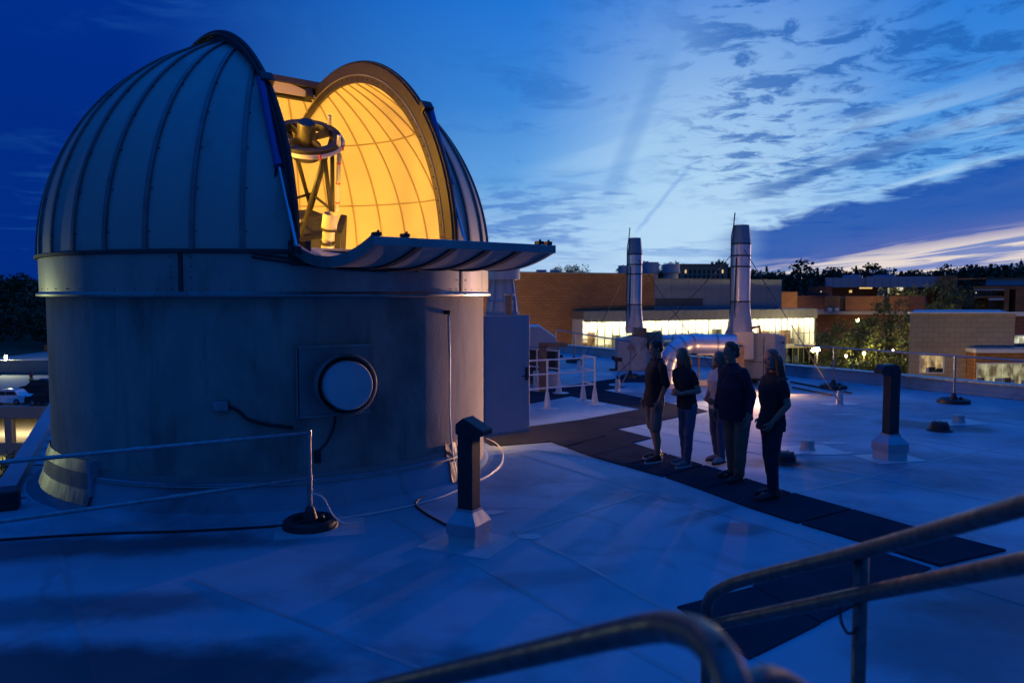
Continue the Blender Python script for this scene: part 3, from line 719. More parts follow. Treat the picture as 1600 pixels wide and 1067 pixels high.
for y in (-.62, -.22, .20, .60):                             # raised seams under the flap
    mb = MB()
    for i in range(n + 1):
        for off in (-.004, .022):
            p = flap(i / n, off); mb.v += [Vector((p.x, y - .035, p.z)), Vector((p.x, y + .035, p.z))]
    for i in range(n):
        o = i * 4; mb.f += [(o, o + 4, o + 5, o + 1), (o + 2, o + 3, o + 7, o + 6), (o, o + 2, o + 6, o + 4), (o + 1, o + 5, o + 7, o + 3)]
    mb.f += [(0, 1, 3, 2), (n * 4, n * 4 + 2, n * 4 + 3, n * 4 + 1)]
    part(mb, 'seam_strip', frame_m, fl_)
part(MB().tube([(HX, -FW, HZ - .015), (HX, FW, HZ - .015)], .03, 10), 'hinge_tube', dark_m, fl_, smooth=35)
mb = MB()
for y in (-FW + .03, -FW + .16): mb.box((HX + .02, y, HZ + .0), (.20, .06, .20))
part(mb, 'hinge_block', dark_m, fl_, bev=.01)
# sill under the opening
part(MB().box((rin - .05, 0, Z0 - .01), (.14, HW * 2 + .1, .10)), 'slit_sill', alu_band, bev=.01)
# hydraulic rams on both sides of the slit
for sgn in (-1, 1):
    y = sgn * (HW + .135)
    a = R_(41); r = rin + .13
    p0 = Vector((r * cos(a), y, Z0 + r * sin(a))); q = flap(.13, -.08); p2 = Vector((q.x, sgn * (FW + .035), q.z))
    p1 = p0 + (p2 - p0) * .52
    cyl = part(MB().tube([p0, p1], .048, 14).tube([p1 - (p1 - p0).normalized() * .05, p1 + (p2 - p1).normalized() * .015], .058, 14), 'hydraulic_cylinder', blue_cyl, smooth=35)
    part(MB().tube([p1, p2], .019, 10), 'rod', chrome, cyl, smooth=35)
    part(MB().box(p0 - Vector((0, sgn * .06, 0)), (.12, .16, .14), mat=Matrix.Rotation(-a, 3, 'Y')), 'upper_clevis', dark_m, cyl, bev=.012)
    part(MB().box(p2, (.07, .07, .08)), 'lower_clevis', dark_m, cyl, bev=.008)
    m1 = p1 + Vector((.02, sgn * .03, -.05))
    pts = [p0 + (p1 - p0) * .9, m1 + Vector((-.08, 0, -.2)), Vector((rin - .35, sgn * (HW + .32), Z0 + .62)), Vector((rin - .50, sgn * (HW + .50), Z0 + .3)), Vector((rin - .46, sgn * (HW + .52), Z0 + .03))]
    hose = []
    for i in range(len(pts) - 1):
        for k in range(6): hose.append(pts[i].lerp(pts[i + 1], k / 6))
    hose.append(pts[-1])
    for _ in range(3): hose = [hose[0]] + [(hose[i - 1] + hose[i] * 2 + hose[i + 1]) / 4 for i in range(1, len(hose) - 1)] + [hose[-1]]
    part(MB().tube(hose, .014, 6), 'hose', black_m, cyl, smooth=True)
# twin hoses sagging round the band below the flap
for d, rr in ((0, .03), (.045, .045)):
    pts = [lt(RD + .03 + rr, R_(-28 + 50 * i / 30), Z0 - .02 - d - .13 * sin(pi * i / 30)) for i in range(31)]
    part(MB().tube(pts, .016, 6), 'hose', black_m, smooth=True)
mb = MB()
for a in (-12, 9): mb.box(lt(RD + .03, R_(a), Z0 - .16), (.05, .10, .08), R_(a))
part(mb, 'hose_clamp', galv)
# ---- door leaf, swung outwards
hp = OI @ Vector((C0.x + (RW + .02) * cos(R_(6)), C0.y + (RW + .02) * sin(R_(6)), 0)); beta = R_(39) - OBR
dd = Vector((cos(beta), sin(beta), 0)); dn_ = Vector((sin(beta), -cos(beta), 0))
dc = hp + dd * .44
dr = part(MB().box((dc.x, dc.y, 1.19), (.88, .045, 1.84), beta), 'door', door_m, bev=.004)
part(MB().box(Vector((dc.x, dc.y, .285)) + dn_ * .028, (.88, .012, .035), beta), 'door_sweep', galv, dr)
hc = hp + dd * .81
mb = MB().box(Vector((hc.x, hc.y, 1.19)) + dn_ * .03, (.05, .015, .20), beta)
mb.tube([Vector((hc.x, hc.y, 1.16)) + dn_ * .03, Vector((hc.x, hc.y, 1.16)) + dn_ * .075, Vector((hc.x, hc.y, 1.16)) + dn_ * .075 - dd * .12], .011, 8)
part(mb, 'handle', dark_m, dr, smooth=35)
mb = MB()
for z in (.45, 1.2, 1.95): mb.tube([Vector((hp.x, hp.y, z - .05)), Vector((hp.x, hp.y, z + .05))], .015, 8)
part(mb, 'hinge', galv, dr)
# ---- round extract fan on the drum
fc = on_wall(527, 596); an = math.atan2(fc.y, fc.x)
fan = part(MB().box(lt(RW + .02, an - .013, fc.z + .02), (.06, .80, .78), an), 'wall_fan', fascia, bev=.006)
part(MB().box(lt(RW + .03, an - .013, fc.z + .41), (.10, .84, .025), an).box(lt(RW + .03, an - .013, fc.z - .37), (.08, .82, .02), an).box(lt(RW + .03, an - .155, fc.z + .02), (.08, .02, .80), an), 'fan_plate_trim', alu_band, fan)
mx = Matrix((lt(0, 0, 1), lt(1, an + pi / 2, 0), lt(1, an, 0))).transposed()
cc = lt(RW + .04, an, fc.z)
part(MB().lathe([(.26, 0), (.26, .16), (.325, .17), (.345, .34), (.335, .36), (.315, .34), (.30, .19), (.24, .17)], 48, cc, mx), 'fan_hood', alu_band, fan, smooth=35)
part(MB().lathe([(.0, .47), (.20, .465), (.255, .45), (.268, .42), (.262, .20), (.0, .18)], 48, cc, mx), 'fan_cap', mat('fan_cap_paint', (.58, .58, .58), .4, col2=(.5, .5, .5), scale=5), fan, smooth=35)
part(MB().lathe([(.0, .185), (.305, .185)], 32, cc, mx), 'fan_throat', black_m, fan)
def wall_line(pxs, off=.02): return [on_wall(x, y, off) for x, y in pxs]
def smooth_pts(pts, it=2):
    out = []
    for i in range(len(pts) - 1):
        for k in range(5): out.append(pts[i].lerp(pts[i + 1], k / 5))
    out.append(pts[-1])
    for _ in range(it): out = [out[0]] + [(out[i - 1] + out[i] * 2 + out[i + 1]) / 4 for i in range(1, len(out) - 1)] + [out[-1]]
    return out
part(MB().tube(smooth_pts(wall_line([(526, 640), (522, 668), (512, 690), (498, 705), (496, 722)])), .012, 6), 'cable', black_m, smooth=True)
q = on_wall(496, 713, .03); part(MB().box(q, (.06, .07, .14), math.atan2(q.y, q.x)), 'switch_box', dark_m, bev=.008)
q = on_wall(346, 634, .04); part(MB().box(q, (.10, .16, .11), math.atan2(q.y, q.x)), 'junction_box', galv, bev=.008)
part(MB().tube(smooth_pts(wall_line([(357, 634), (372, 641), (386, 655), (415, 663), (458, 668)])), .018, 8), 'conduit', dark_m, smooth=True)
q = on_wall(700, 488, .05); part(MB().box(q, (.10, .05, .05), math.atan2(q.y, q.x)), 'cable_bracket', dark_m)
part(MB().tube(smooth_pts(wall_line([(701, 488), (703, 560), (702, 640), (705, 690), (709, 726)], .07)), .012, 6), 'down_cable', white_p, smooth=True)
part(MB().tube(smooth_pts(wall_line([(700, 492), (701, 540), (704, 600), (703, 660), (707, 700), (710, 728)], .05)), .008, 6), 'down_cable', black_m, smooth=True)
# ---- lamps inside
for k, a in enumerate((20, 110, 200, 290)):
    p = lt(1.75, R_(a), 1.55)
    ped = part(MB().tube([(p.x, p.y, .2), (p.x, p.y, 1.45)], .02, 8).lathe([(.0, .2), (.16, .2), (.15, .23), (.02, .25)], 16, (p.x, p.y, 0)), 'lamp_stand', dark_m)
    part(MB().ell((p.x, p.y, 1.52), .06), 'bulb', lamp_warm, ped, smooth=True)
    light('dome_lamp', OM @ (p + Vector((0, 0, .05))), 110, (1, .49, .045), .12, obs)

p = lt(1.95, R_(-12) - OBR, 2.12)                             # plain tungsten lamp that shines out of the doorway
ped = part(MB().tube([(p.x, p.y, .2), (p.x, p.y, 2.05)], .02, 8).lathe([(.0, .2), (.16, .2), (.15, .23), (.02, .25)], 16, (p.x, p.y, 0)), 'lamp_stand', dark_m)
part(MB().ell((p.x, p.y, 2.12), .06), 'bulb', lamp_warm, ped, smooth=True)
light('door_lamp', OM @ p, 420, (1, .50, .22), .07, obs)

p = Vector((1.15, -1.40, 4.30))                              # work lamp clamped inside the left of the shell
wl = part(MB().tube([p, p * .5 + Vector((.9, -1.2, 2.3)), lt(2.9, R_(-42), Z0)], .02, 8), 'lamp_arm', dark_m)
part(MB().ell(p, .07), 'bulb', lamp_warm, wl, smooth=True)
light('work_lamp', OM @ p, 920, (1, .49, .048), .09, obs)

pw = OI @ Vector((C0.x + (RW + .16) * cos(R_(31)), C0.y + (RW + .16) * sin(R_(31)), 2.30)); aw = R_(31) - OBR     # wall lamp outside, above the doorway
wlamp = part(MB().box(lt(RW + .07, aw, 2.32), (.14, .26, .20), aw), 'wall_lamp', dark_m, bev=.02)
part(MB().box(lt(RW + .15, aw, 2.29), (.02, .22, .14), aw), 'lens', lamp_warm, wlamp)
light('wall_lamp_light', OM @ lt(RW + .22, aw, 2.30), 70, (1, .50, .22), .06, obs)

# ------------------------------------------------------------------ telescope
TC = C0 + Vector((.25, -.1, .2))
tel = thing('telescope', 'open truss telescope with dark top ring inside the yellow-lit dome', 'telescope', TC)
ax = Vector((.22, -.75, 1)).normalized()                      # tube axis
ux = Vector((1, 0, 0)); ux = (ux - ax * ux.dot(ax)).normalized(); uy = ax.cross(ux)
TMx = Matrix((ux, uy, ax)).transposed()
def tp(x, y, z): return TB + TMx @ Vector((x, y, z))
TB = at(478, 352, 11.35)                                       # mirror box centre
ring_h = 1.36
def tpart(mb, name, m, parent=None, **kw): return mb.build(name, m, parent or tel, **kw)
tpart(MB().lathe([(.0, .2), (.34, .2), (.30, .35), (.22, .6), (.20, TB.z - .75), (0, TB.z - .75)], 24, (TB.x, TB.y, 0)), 'pier', white_p, smooth=35)
tpart(MB().lathe([(.0, -.35), (.34, -.35), (.40, -.30), (.40, .0), (.36, .05), (.0, .05)], 8, TB, TMx), 'mirror_box', black_m, bev=.01)
for x in (-.50, .50): tpart(MB().bar(tp(x, .0, -.75), tp(x, .0, .12), .10, .5, up=TMx @ Vector((0, 1, 0))), 'fork_arm', black_m, bev=.02)
rg = tpart(MB().lathe([(.36, -.05), (.455, -.05), (.465, 0), (.455, .06), (.36, .06), (.35, 0)], 40, tp(0, 0, ring_h), TMx, closed=True), 'top_ring', black_m, smooth=35)
tpart(MB().lathe([(.485, -.02), (.505, 0), (.485, .035), (.47, .035), (.47, -.02)], 40, tp(0, 0, ring_h - .02), TMx, closed=True, a0=R_(150), a1=R_(395)), 'pipe_trim', white_p, rg, smooth=35)
for k, a in enumerate((205, 250, 300, 350)):
    tpart(MB().lathe([(.468, -.025), (.511, -.025), (.511, .04), (.468, .04)], 1, tp(0, 0, ring_h - .02), TMx, closed=True, caps=True, a0=R_(a), a1=R_(a + 2.5)), 'red_band', red_m, rg)
for a in (60, 160, 250, 345):
    c_ = tp(.46 * cos(R_(a)), .46 * sin(R_(a)), ring_h + .08)
    tpart(MB().box(c_, (.05, .05, .10), mat=TMx).tube([c_, c_ + ax * .11], .025, 8), 'ring_clamp', white_p, rg)
sec = tpart(MB().lathe([(0, .24), (.115, .24), (.12, .22), (.12, -.06), (.19, -.08), (.19, -.26), (.0, -.27)], 28, tp(0, 0, ring_h), TMx), 'secondary_housing', dark_m, smooth=35)
for a in (45, 135, 225, 315): tpart(MB().bar(tp(.14 * cos(R_(a)), .14 * sin(R_(a)), ring_h), tp(.37 * cos(R_(a)), .37 * sin(R_(a)), ring_h), .012, .10, up=ax), 'spider_vane', dark_m, sec)
for k in range(4):
    a, b = R_(45 + 90 * k), R_(90 * k), ; c2 = R_(90 + 90 * k)
    front = k in (2, 2)
    for bb in (b, c2):
        tpart(MB().tube([tp(.38 * cos(bb), .38 * sin(bb), .05), tp(.41 * cos(a), .41 * sin(a), ring_h - .05)], .030, 8), 'truss_pole', white_p if front else dark_m, smooth=True)
    tpart(MB().tube([tp(.385 * cos(b), .385 * sin(b), .30), tp(.385 * cos(c2), .385 * sin(c2), .30)], .02, 8), 'truss_brace', white_p if front else dark_m, smooth=True)
vp = tp(.52, -.10, 0)
vpole = tpart(MB().tube([tp(.46, -.16, ring_h - .06), tp(.46, -.16, .42)], .028, 8), 'guide_pole', white_p, smooth=True)
for z in (.55, .85, 1.15): tpart(MB().tube([tp(.46, -.16, z), tp(.46, -.16, z + .02)], .031, 8), 'red_band', red_m, vpole)
# small white guide refractor strapped to the right
gs = at(513, 366, 10.75); ga = (Vector((.22, -.35, 1))).normalized(); gx = (ux - ga * ux.dot(ga)).normalized(); GM = Matrix((gx, ga.cross(gx), ga)).transposed()
fs_ = tpart(MB().lathe([(0, -.26), (.06, -.26), (.075, -.22), (.08, .05), (.105, .07), (.105, .29), (.098, .29), (.092, .20), (0, .18)], 28, gs, GM), 'guide_scope', white_p, smooth=35)
tpart(MB().lathe([(0, .21), (.097, .21)], 24, gs, GM), 'scope_lens', black_m, fs_)
for z in (.06, -.14): tpart(MB().lathe([(.083, z), (.112, z), (.112, z + .03), (.083, z + .03)], 28, gs, GM, closed=True), 'tube_ring', dark_m, fs_)
tpart(MB().lathe([(0, -.45), (.035, -.45), (.035, -.26), (0, -.26)], 14, gs, GM), 'focuser', dark_m, fs_, smooth=35)
tpart(MB().box(gs - ga * .38 + Vector((0, .06, 0)), (.24, .12, .06)), 'saddle_plate', dark_m, fs_)
tpart(MB().bar(tp(-.2, -.50, .0), gs - ga * .3 + Vector((-.05, .05, 0)), .07, .05), 'side_arm', white_p)
tpart(MB().box(tp(-.08, -.58, -.28), (.34, .14, .42), mat=TMx).box(tp(.16, -.60, -.18), (.12, .12, .2), mat=TMx), 'control_box', black_m, bev=.01)
# ------------------------------------------------------------------ gooseneck roof vents
def vent_base(root, c, rz, w0, h0, h1, w1):
    m = Matrix.Rotation(rz, 3, 'Z')
    def ringp(w, z): return [Vector(c) + m @ Vector((x * w / 2, y * w / 2, z)) for x, y in ((-1, -1), (1, -1), (1, 1), (-1, 1))]
    mb = MB(); mb.v = ringp(w0 - .03, -.02) + ringp(w0 - .03, h0 * .52); mb.f = [(i, (i + 1) % 4, 4 + (i + 1) % 4, 4 + i) for i in range(4)]
    mb.build('curb', membrane_clean, root)
    mb = MB(); mb.v = ringp(w0, h0 * .5) + ringp(w0, h0) + ringp(w1, h1) + ringp(w1, h1 + .03)
    mb.f = [(k * 4 + i, k * 4 + (i + 1) % 4, k * 4 + 4 + (i + 1) % 4, k * 4 + 4 + i) for k in range(3) for i in range(4)]
    mb.build('curb_cap', shiny, root)
def skirt(name, c, sx, sy, rz, label=None, parent=None):
    m = Matrix.Rotation(rz, 2); pts = []
    for x, y in ((-1, -1), (1, -1), (1, 1), (-1, 1)): pts.append(Vector(c[:2]) + m @ Vector((x * sx / 2, y * sy / 2)))
    o = flat(pts, .007, .02, name, membrane_clean, parent)
    return o
vb = G(733, 848)
v1 = thing('gooseneck_vent', 'tall dark square vent with gabled hood in front of the observatory', 'roof vent', vb)
rz1 = R_(-27)
vent_base(v1, vb, rz1, .325, .22, .33, .19)
skirt('flashing_skirt', vb, .78, .70, rz1, parent=v1)
MB().box(vb + Vector((0, 0, .74)), (.165, .165, .84), rz1).build('duct', dark_m, v1, bev=.006)
m_ = Matrix.Rotation(rz1, 3, 'Z'); hood = [(-.15, 1.02), (.30, 1.02), (.30, 1.10), (.10, 1.18), (-.10, 1.26), (-.15, 1.18)]
hood = [(-.095, 1.09), (.02, 1.05), (.21, 1.09), (.21, 1.14), (-.01, 1.25), (-.095, 1.185)]
MB().ext([vb + m_ @ Vector((x, -.098, z)) for x, z in hood], m_ @ Vector((0, .196, 0))).build('hood', dark_m, v1, bev=.006)
vb2 = G(1390, 716)
v2 = thing('gooseneck_vent', 'dark square gooseneck vent turned left on the right part of the roof', 'roof vent', vb2)
rz2 = R_(14)
vent_base(v2, vb2, rz2, .36, .24, .35, .20)
skirt('flashing_skirt', vb2, .80, .62, rz2, parent=v2)
m_ = Matrix.Rotation(rz2, 3, 'Z')
MB().box(vb2 + Vector((0, 0, .82)), (.165, .165, .92), rz2).build('duct', dark_m, v2, bev=.006)
hood = [(.086, 1.22), (.086, 1.33), (.055, 1.39), (-.01, 1.41), (-.19, 1.40), (-.25, 1.33), (-.25, 1.28), (-.10, 1.25), (-.084, 1.22)]
MB().ext([vb2 + m_ @ Vector((x, -.088, z)) for x, z in hood], m_ @ Vector((0, .176, 0))).build('hood', dark_m, v2, bev=.008)

# ------------------------------------------------------------------ free-standing railings on rubber-footed bases
def rail_base(root, p, r=.29):
    mb = MB().lathe([(r * .62, .015), (r * .66, .07), (r * .84, .095), (r * .97, .07), (r, .0), (r * .6, .0)], 36, p, closed=True)
    b = mb.build('base_ring', dark_m, root, smooth=35)
    mb = MB()
    for k in range(4): a = R_(35 + 90 * k); mb.bar(Vector(p) + Vector((0, 0, .06)), Vector(p) + Vector((cos(a) * r * .8, sin(a) * r * .8, .05)), .06, .04)
    mb.lathe([(.03, .22), (.045, .20), (.085, .06), (.085, .03)], 16, p)
    mb.build('base_hub', dark_m, b, smooth=30)
    MB().ell(Vector(p) + Vector((.13, -.05, .11)), .035, 10, 6).build('clamp_knob', dark_m, b, smooth=True)
pp = G(485, 822)
r1 = thing('guard_rail', 'pipe guard rail in front of the observatory with round weighted foot', 'guard rail', pp)
rail_base(r1, pp)
skirt('base_pad', pp + Vector((.12, -.06, 0)), .9, .62, R_(12), parent=r1)
topl = G(-60, 728, 1.0); mid = G(-60, 823, .52)
MB().tube([pp + Vector((0, 0, .1)), pp + Vector((0, 0, 1.02))], .024, 12).build('post', galv, r1, smooth=35)
for z, far in ((.995, topl), (.52, mid)):
    a = pp + Vector((0, 0, z)); d = (far - a)
    MB().tube([a, a + d * 1.6], .020, 10).build('rail', galv, r1, smooth=35)
    MB().tube([a + d.normalized() * (1.55 if z > .8 else 1.25), a + d.normalized() * (1.68 if z > .8 else 1.38)], .025, 10).build('rail_sleeve', galv, r1, smooth=35)
    MB().tube([a + Vector((0, 0, -.03)), a + Vector((0, 0, .03))], .031, 10).build('rail_fitting', galv, r1, smooth=35)
for z in (.38, .44): MB().tube([pp + Vector((0, 0, z)), pp + Vector((0, 0, z + .03))], .029, 10).build('rail_fitting', galv, r1, smooth=35)
# railing along the right part of the far parapet
r2 = thing('guard_rail', 'single pipe guard rail on two round weighted feet before the far right parapet', 'guard rail', G(1490, 629))
pa, pb = G(1302, 606), G(1490, 629)
ha, hb = 1.08, 1.07
for p, h in ((pa, ha), (pb, hb)):
    rail_base(r2, p, .34); MB().tube([p + Vector((0, 0, .1)), p + Vector((0, 0, h))], .024, 10).build('post', galv, r2, smooth=35)
d = (pb - pa); l_end = pa - d * .40; r_end = pb + d * 1.9
for z in (1.05,):
    MB().tube([l_end + Vector((0, 0, z)), pa + Vector((0, 0, z)), pb + Vector((0, 0, z)), r_end + Vector((0, 0, z))], .021, 10).build('rail', galv, r2, smooth=35)
# railing behind the fans, at the far left stretch of the parapet
r3 = thing('guard_rail', 'thin distant guard rail before the brick building beyond the parapet', 'guard rail', G(897, 566))
q0, q1, q2 = G(868, 558), G(897, 566), G(985, 590)
for p in (q0, q1, q2):
    MB().tube([p, p + Vector((0, 0, 1.05))], .026, 8).build('post', galv, r3, smooth=35); rail_base(r3, p, .3)
for z in (1.05,): MB().tube([q0 + Vector((0, 0, z)), q1 + Vector((0, 0, z)), q2 + Vector((0, 0, z))], .024, 8).build('rail', galv, r3, smooth=35)

# small guard rail with white-booted posts, beside the door
r4 = thing('guard_rail', 'three-rail guard rail on white cone-booted posts between the door and the people', 'guard rail', G(929, 631))
k1, k2, k3, k4, k5 = G(855, 638), G(929, 631), G(911, 626), G(873, 614), G(839, 610)
kl = k1 + (k1 - k2) * 1.1
for p in (k1, k2, k3, k4, k5, kl):
    MB().tube([p + Vector((0, 0, .3)), p + Vector((0, 0, 1.06))], .023, 8).build('post', white_p, r4, smooth=35)
    MB().lathe([(.095, -.01), (.08, .02), (.036, .34), (.028, .35), (0, .35)], 16, p).build('post_boot', membrane_clean, r4, smooth=35)
    MB().lathe([(.0, .012), (.20, .010), (.22, -.01)], 10, p + Vector((.05, -.02, 0))).build('boot_skirt', membrane_clean, r4)
for z in (1.04, .74, .44):
    MB().tube([kl + Vector((0, 0, z)), k1 + Vector((0, 0, z)), k2 + Vector((0, 0, z)), k3 + Vector((0, 0, z))], .018, 8).build('rail', white_p, r4, smooth=35)
for z in (1.04, .60): MB().tube([k4 + Vector((0, 0, z)), k5 + Vector((0, 0, z)), k5 + (k5 - k4) * 1.4 + Vector((0, 0, z))], .018, 8).build('rail', white_p, r4, smooth=35)

# ------------------------------------------------------------------ plant behind the small guard rail
u1 = thing('rooftop_unit', 'blue hooded air unit on rusty posts behind the small guard rail', 'air unit', G(842, 600))
c = at(838, 560, 21.5); c.z = 0
w = lambda px, py, d=21.5: at(px, py, d)
x0, x1 = xat(788, 21.5), xat(869, 21.5); zt, zm, zb = zat(509, 21.5), zat(527, 21.5), zat(541, 21.5)
MB().ext([(x0, 21.0, zb), (x1, 21.0, zb), (x1, 21.0, zm), (xat(843, 21.5), 21.0, zt), (x0, 21.0, zt)], (0, 1.5, 0)).build('hood', bluewall, u1, bev=.015)
for px in (815, 838): MB().lim(xat(px, 21) - .012, xat(px, 21) + .012, 20.97, 20.998, zm, zt - .05).build('hood_rib', bluewall, u1)
MB().lim(x0 + .1, x1 - .03, 21.1, 22.3, zat(592, 21.5), zb - .01).build('cabinet', dark_m, u1, bev=.02)
MB().lim(x0 + .08, x1 + .02, 20.96, 21.02, zb - .05, zb).build('drip_rail', alu_band, u1)
for px, d in ((848, 19.4), (868, 22.6), (806, 22.6)):
    p = at(px, 560, d); MB().lim(p.x - .09, p.x + .09, d - .06, d + .06, -.01, zat(540, d)).build('support_post', rust, u1, bev=.01)
p = at(848, 540, 19.4); MB().lim(p.x - .1, p.x + .62, 19.34, 19.46, zat(542, 19.4), zat(535, 19.4)).build('support_beam', rust, u1)
q = G(841, 608); q2_ = q + Vector((.2, .5, 0))
o = MB().box(q2_ + Vector((0, 0, .20)), (.55, .5, .42), .2).build('curb_box', membrane_clean, None, bev=.02); tag(o, 'small white membrane-wrapped curb box under the blue air unit', 'curb box')

f1 = thing('exhaust_cowl', 'large blue-grey conical exhaust cowl rising behind the open door', 'exhaust cowl', (*at(785, 600, 19.5).xy, 0))
cc = Vector((*at(785, 600, 19.5).xy, 0)); s_ = 19.5 / FPX
MB().lathe([(.30, 0), (.30, 1.7), (.40, zat(493, 19.5)), (.36, zat(470, 19.5)), (.28, zat(434, 19.5)), (.27, zat(434, 19.5))], 32, cc).build('cone', bluewall, f1, smooth=35)
MB().lathe([(.28, zat(437, 19.5)), (.435, zat(437, 19.5)), (.445, zat(433, 19.5)), (.435, zat(411, 19.5)), (.40, zat(409, 19.5)), (.38, zat(416, 19.5))], 32, cc).build('cap', bluewall, f1, smooth=35)
MB().lathe([(.41, zat(492, 19.5)), (.43, zat(490, 19.5)), (.41, zat(487, 19.5))], 32, cc, closed=True).build('flange', galv, f1)
MB().lathe([(.375, zat(472, 19.5)), (.385, zat(470, 19.5)), (.365, zat(468, 19.5))], 32, cc, closed=True).build('flange', galv, f1)
for k in range(8): a = R_(45 * k + 10); MB().bar(cc + Vector((.41 * cos(a), .41 * sin(a), zat(490, 19.5))), cc + Vector((.295 * cos(a), .295 * sin(a), zat(437, 19.5))), .012, .05).build('stiffener', bluewall, f1)
pc = Vector((*at(795, 600, 18.4).xy, 0))
f2 = thing('vent_pipe', 'narrow capped vent pipe with orange side before the conical cowl', 'vent pipe', pc)
MB().lathe([(.075, 0), (.075, zat(462, 18.4)), (0, zat(462, 18.4))], 16, pc).build('pipe', rust, f2, smooth=35)
MB().lathe([(.08, zat(463, 18.4)), (.13, zat(462, 18.4)), (.13, zat(459, 18.4)), (0, zat(458, 18.4))], 16, pc).build('cap', galv, f2, smooth=35)

# ------------------------------------------------------------------ the two exhaust fans, stacks and ducts
def stack(c, d, zb, zt, r, label):
    root = thing('exhaust_stack', label, 'exhaust stack', (c.x, c.y, 0), 0, 'steel exhaust stacks on the roof')
    H = zt - zb
    MB().lathe([(r, zb + H * .30), (r, zt - H * .17)], 28, (c.x, c.y, 0)).build('pipe', stack_m, root, smooth=True)
    MB().lathe([(r * 1.02, zt - H * .172), (r * .80, zt), (r * .76, zt), (r * .9, zt - .3)], 28, (c.x, c.y, 0)).build('nozzle', galv, root, smooth=35)
    for z in (zt - H * .172, zt - H * .28, zb + H * .30, zb + H * .62): MB().lathe([(r * 1.0, z - .02), (r * 1.035, z - .015), (r * 1.035, z + .015), (r * 1.0, z + .02)], 28, (c.x, c.y, 0)).build('strap', dark_m, root, smooth=35)
    m = MB(); n = 24; rows = []
    for k in range(7):                                        # crumpled square-to-round transition
        t_ = k / 6; z = zb + H * .30 * t_
        for j in range(n):
            a = 2 * pi * j / n; ca, sa = cos(a), sin(a); sq = r * 1.22 / max(abs(ca), abs(sa)); q = (1 - t_); q = min(q, .8)
            rr = r * (1 - q) + min(sq, r * 1.55) * q; rr *= 1 + noise.noise(Vector((ca * 3 + c.x, sa * 3, k * .8))) * .09 * (1 - t_ * .8)
            m.v.append(Vector((c.x + rr * ca, c.y + rr * sa, z)))
    m.f = [(k * n + j, k * n + (j + 1) % n, (k + 1) * n + (j + 1) % n, (k + 1) * n + j) for k in range(6) for j in range(n)]
    m.build('transition', shiny, root, smooth=25)
    MB().tube([(c.x - r * 1.08, c.y, zb + .1), (c.x - r * 1.06, c.y - .02, zt - H * .1), (c.x - r * .85, c.y - .02, zt), (c.x - r * .72, c.y, zt + .33)], .016, 6).build('lightning_rod', dark_m, root)
    MB().tube([(c.x - r * .75, c.y - r * .95, zb + .15), (c.x - r * .8, c.y - r * .75, zb + H * .3), (c.x - r * .68, c.y - r * .75, zt - H * .3)], .02, 6).build('conduit', dark_m, root)
    return root
dL, dR = 25.2, 21.0
cL, cR = at(991, 500, dL), at(1156, 500, dR)
sL = stack(cL, dL, zat(520, dL), zat(372, dL), 11.3 / FPX * dL, 'shorter bright steel exhaust stack, left of the two, behind the people')
sR = stack(cR, dR, zat(522, dR), zat(352, dR), 14.6 / FPX * dR, 'taller bright steel exhaust stack, right of the two, above the man in the dark shirt')
def guy(root, a, b): MB().tube([a, b], .011, 5).build('guy_wire', dark_m, root)
zl, zr = zat(398, dL), zat(383, dR)
guy(sL, Vector((cL.x, cL.y, zl)), G(1130, 600)); guy(sL, Vector((cL.x, cL.y, zl)), G(905, 578)); 
guy(sR, Vector((cR.x, cR.y, zr)), G(1312, 629, .3)); guy(sR, Vector((cR.x, cR.y, zr)), G(965, 585))
for q in (G(905, 578), G(965, 611), G(1312, 632)):
    o = thing('guy_anchor', {0: 'small boot anchoring a guy wire by the far guard rail', 1: 'short white post boot left of the man in shorts', 2: 'short post boot with shackle before the far right guard rail'}[(0 if q.y > 22 else 1 if q.x < 4 else 2)], 'anchor post', q)
    MB().lathe([(.09, -.01), (.075, .02), (.06, .30), (0, .31)], 14, q).build('boot', membrane_clean, o, smooth=35)
    MB().tube([q + Vector((0, 0, .28)), q + Vector((0, 0, .40))], .03, 8).build('eye_bolt', dark_m, o)
    skirt('boot_skirt', q + Vector((0, .05, 0)), .8, .45, .3, parent=o)
guy(sL, G(965, 611, .38), Vector((cL.x + .3, cL.y - .3, .95)))
# left fan
FL = thing('exhaust_fan', 'grey scroll exhaust fan under the shorter steel stack', 'exhaust fan', (cL.x, cL.y, 0))
s = dL / FPX
def scroll(c, yaw, R, w, z, root, m):
    mm = Matrix.Rotation(yaw, 3, 'Z'); pts = []
    for k in range(20):
        a = -pi / 2 + 2 * pi * k / 20; rr = R * (.80 + .22 * k / 20); pts.append(Vector(c) + mm @ Vector((cos(a) * rr, -w / 2, z + sin(a) * rr)))
    o = MB().ext(pts, mm @ Vector((0, w, 0))).build('scroll_housing', m, root, bev=.015); return o
x0, x1 = xat(963, dL), xat(1003, dL)
MB().ext([(x0, dL - .5, zat(578, dL)), (x1 + .1, dL - .5, zat(580, dL)), (x1 + .1, dL - .5, zat(527, dL)), (x0 + .55, dL - .5, zat(524, dL)), (x0, dL - .5, zat(529, dL))], (0, .75, 0)).build('housing', fanbox_m, FL, bev=.02)
scroll((cL.x + .02, dL - .53, 0), 0, .50, .06, zat(557, dL), FL, fanbox_m)
MB().lim(cL.x - .02, cL.x + .34, dL - .45, dL + .35, zat(562, dL), zat(512, dL)).build('outlet_box', rust, FL, bev=.015)
MB().lathe([(.27, -.1), (.30, .0), (.30, .45), (.26, .5)], 24, (cL.x + .38, dL, zat(533, dL)), Matrix.Rotation(pi / 2, 3, 'Y')).build('inlet_cone', rust, FL, smooth=35)
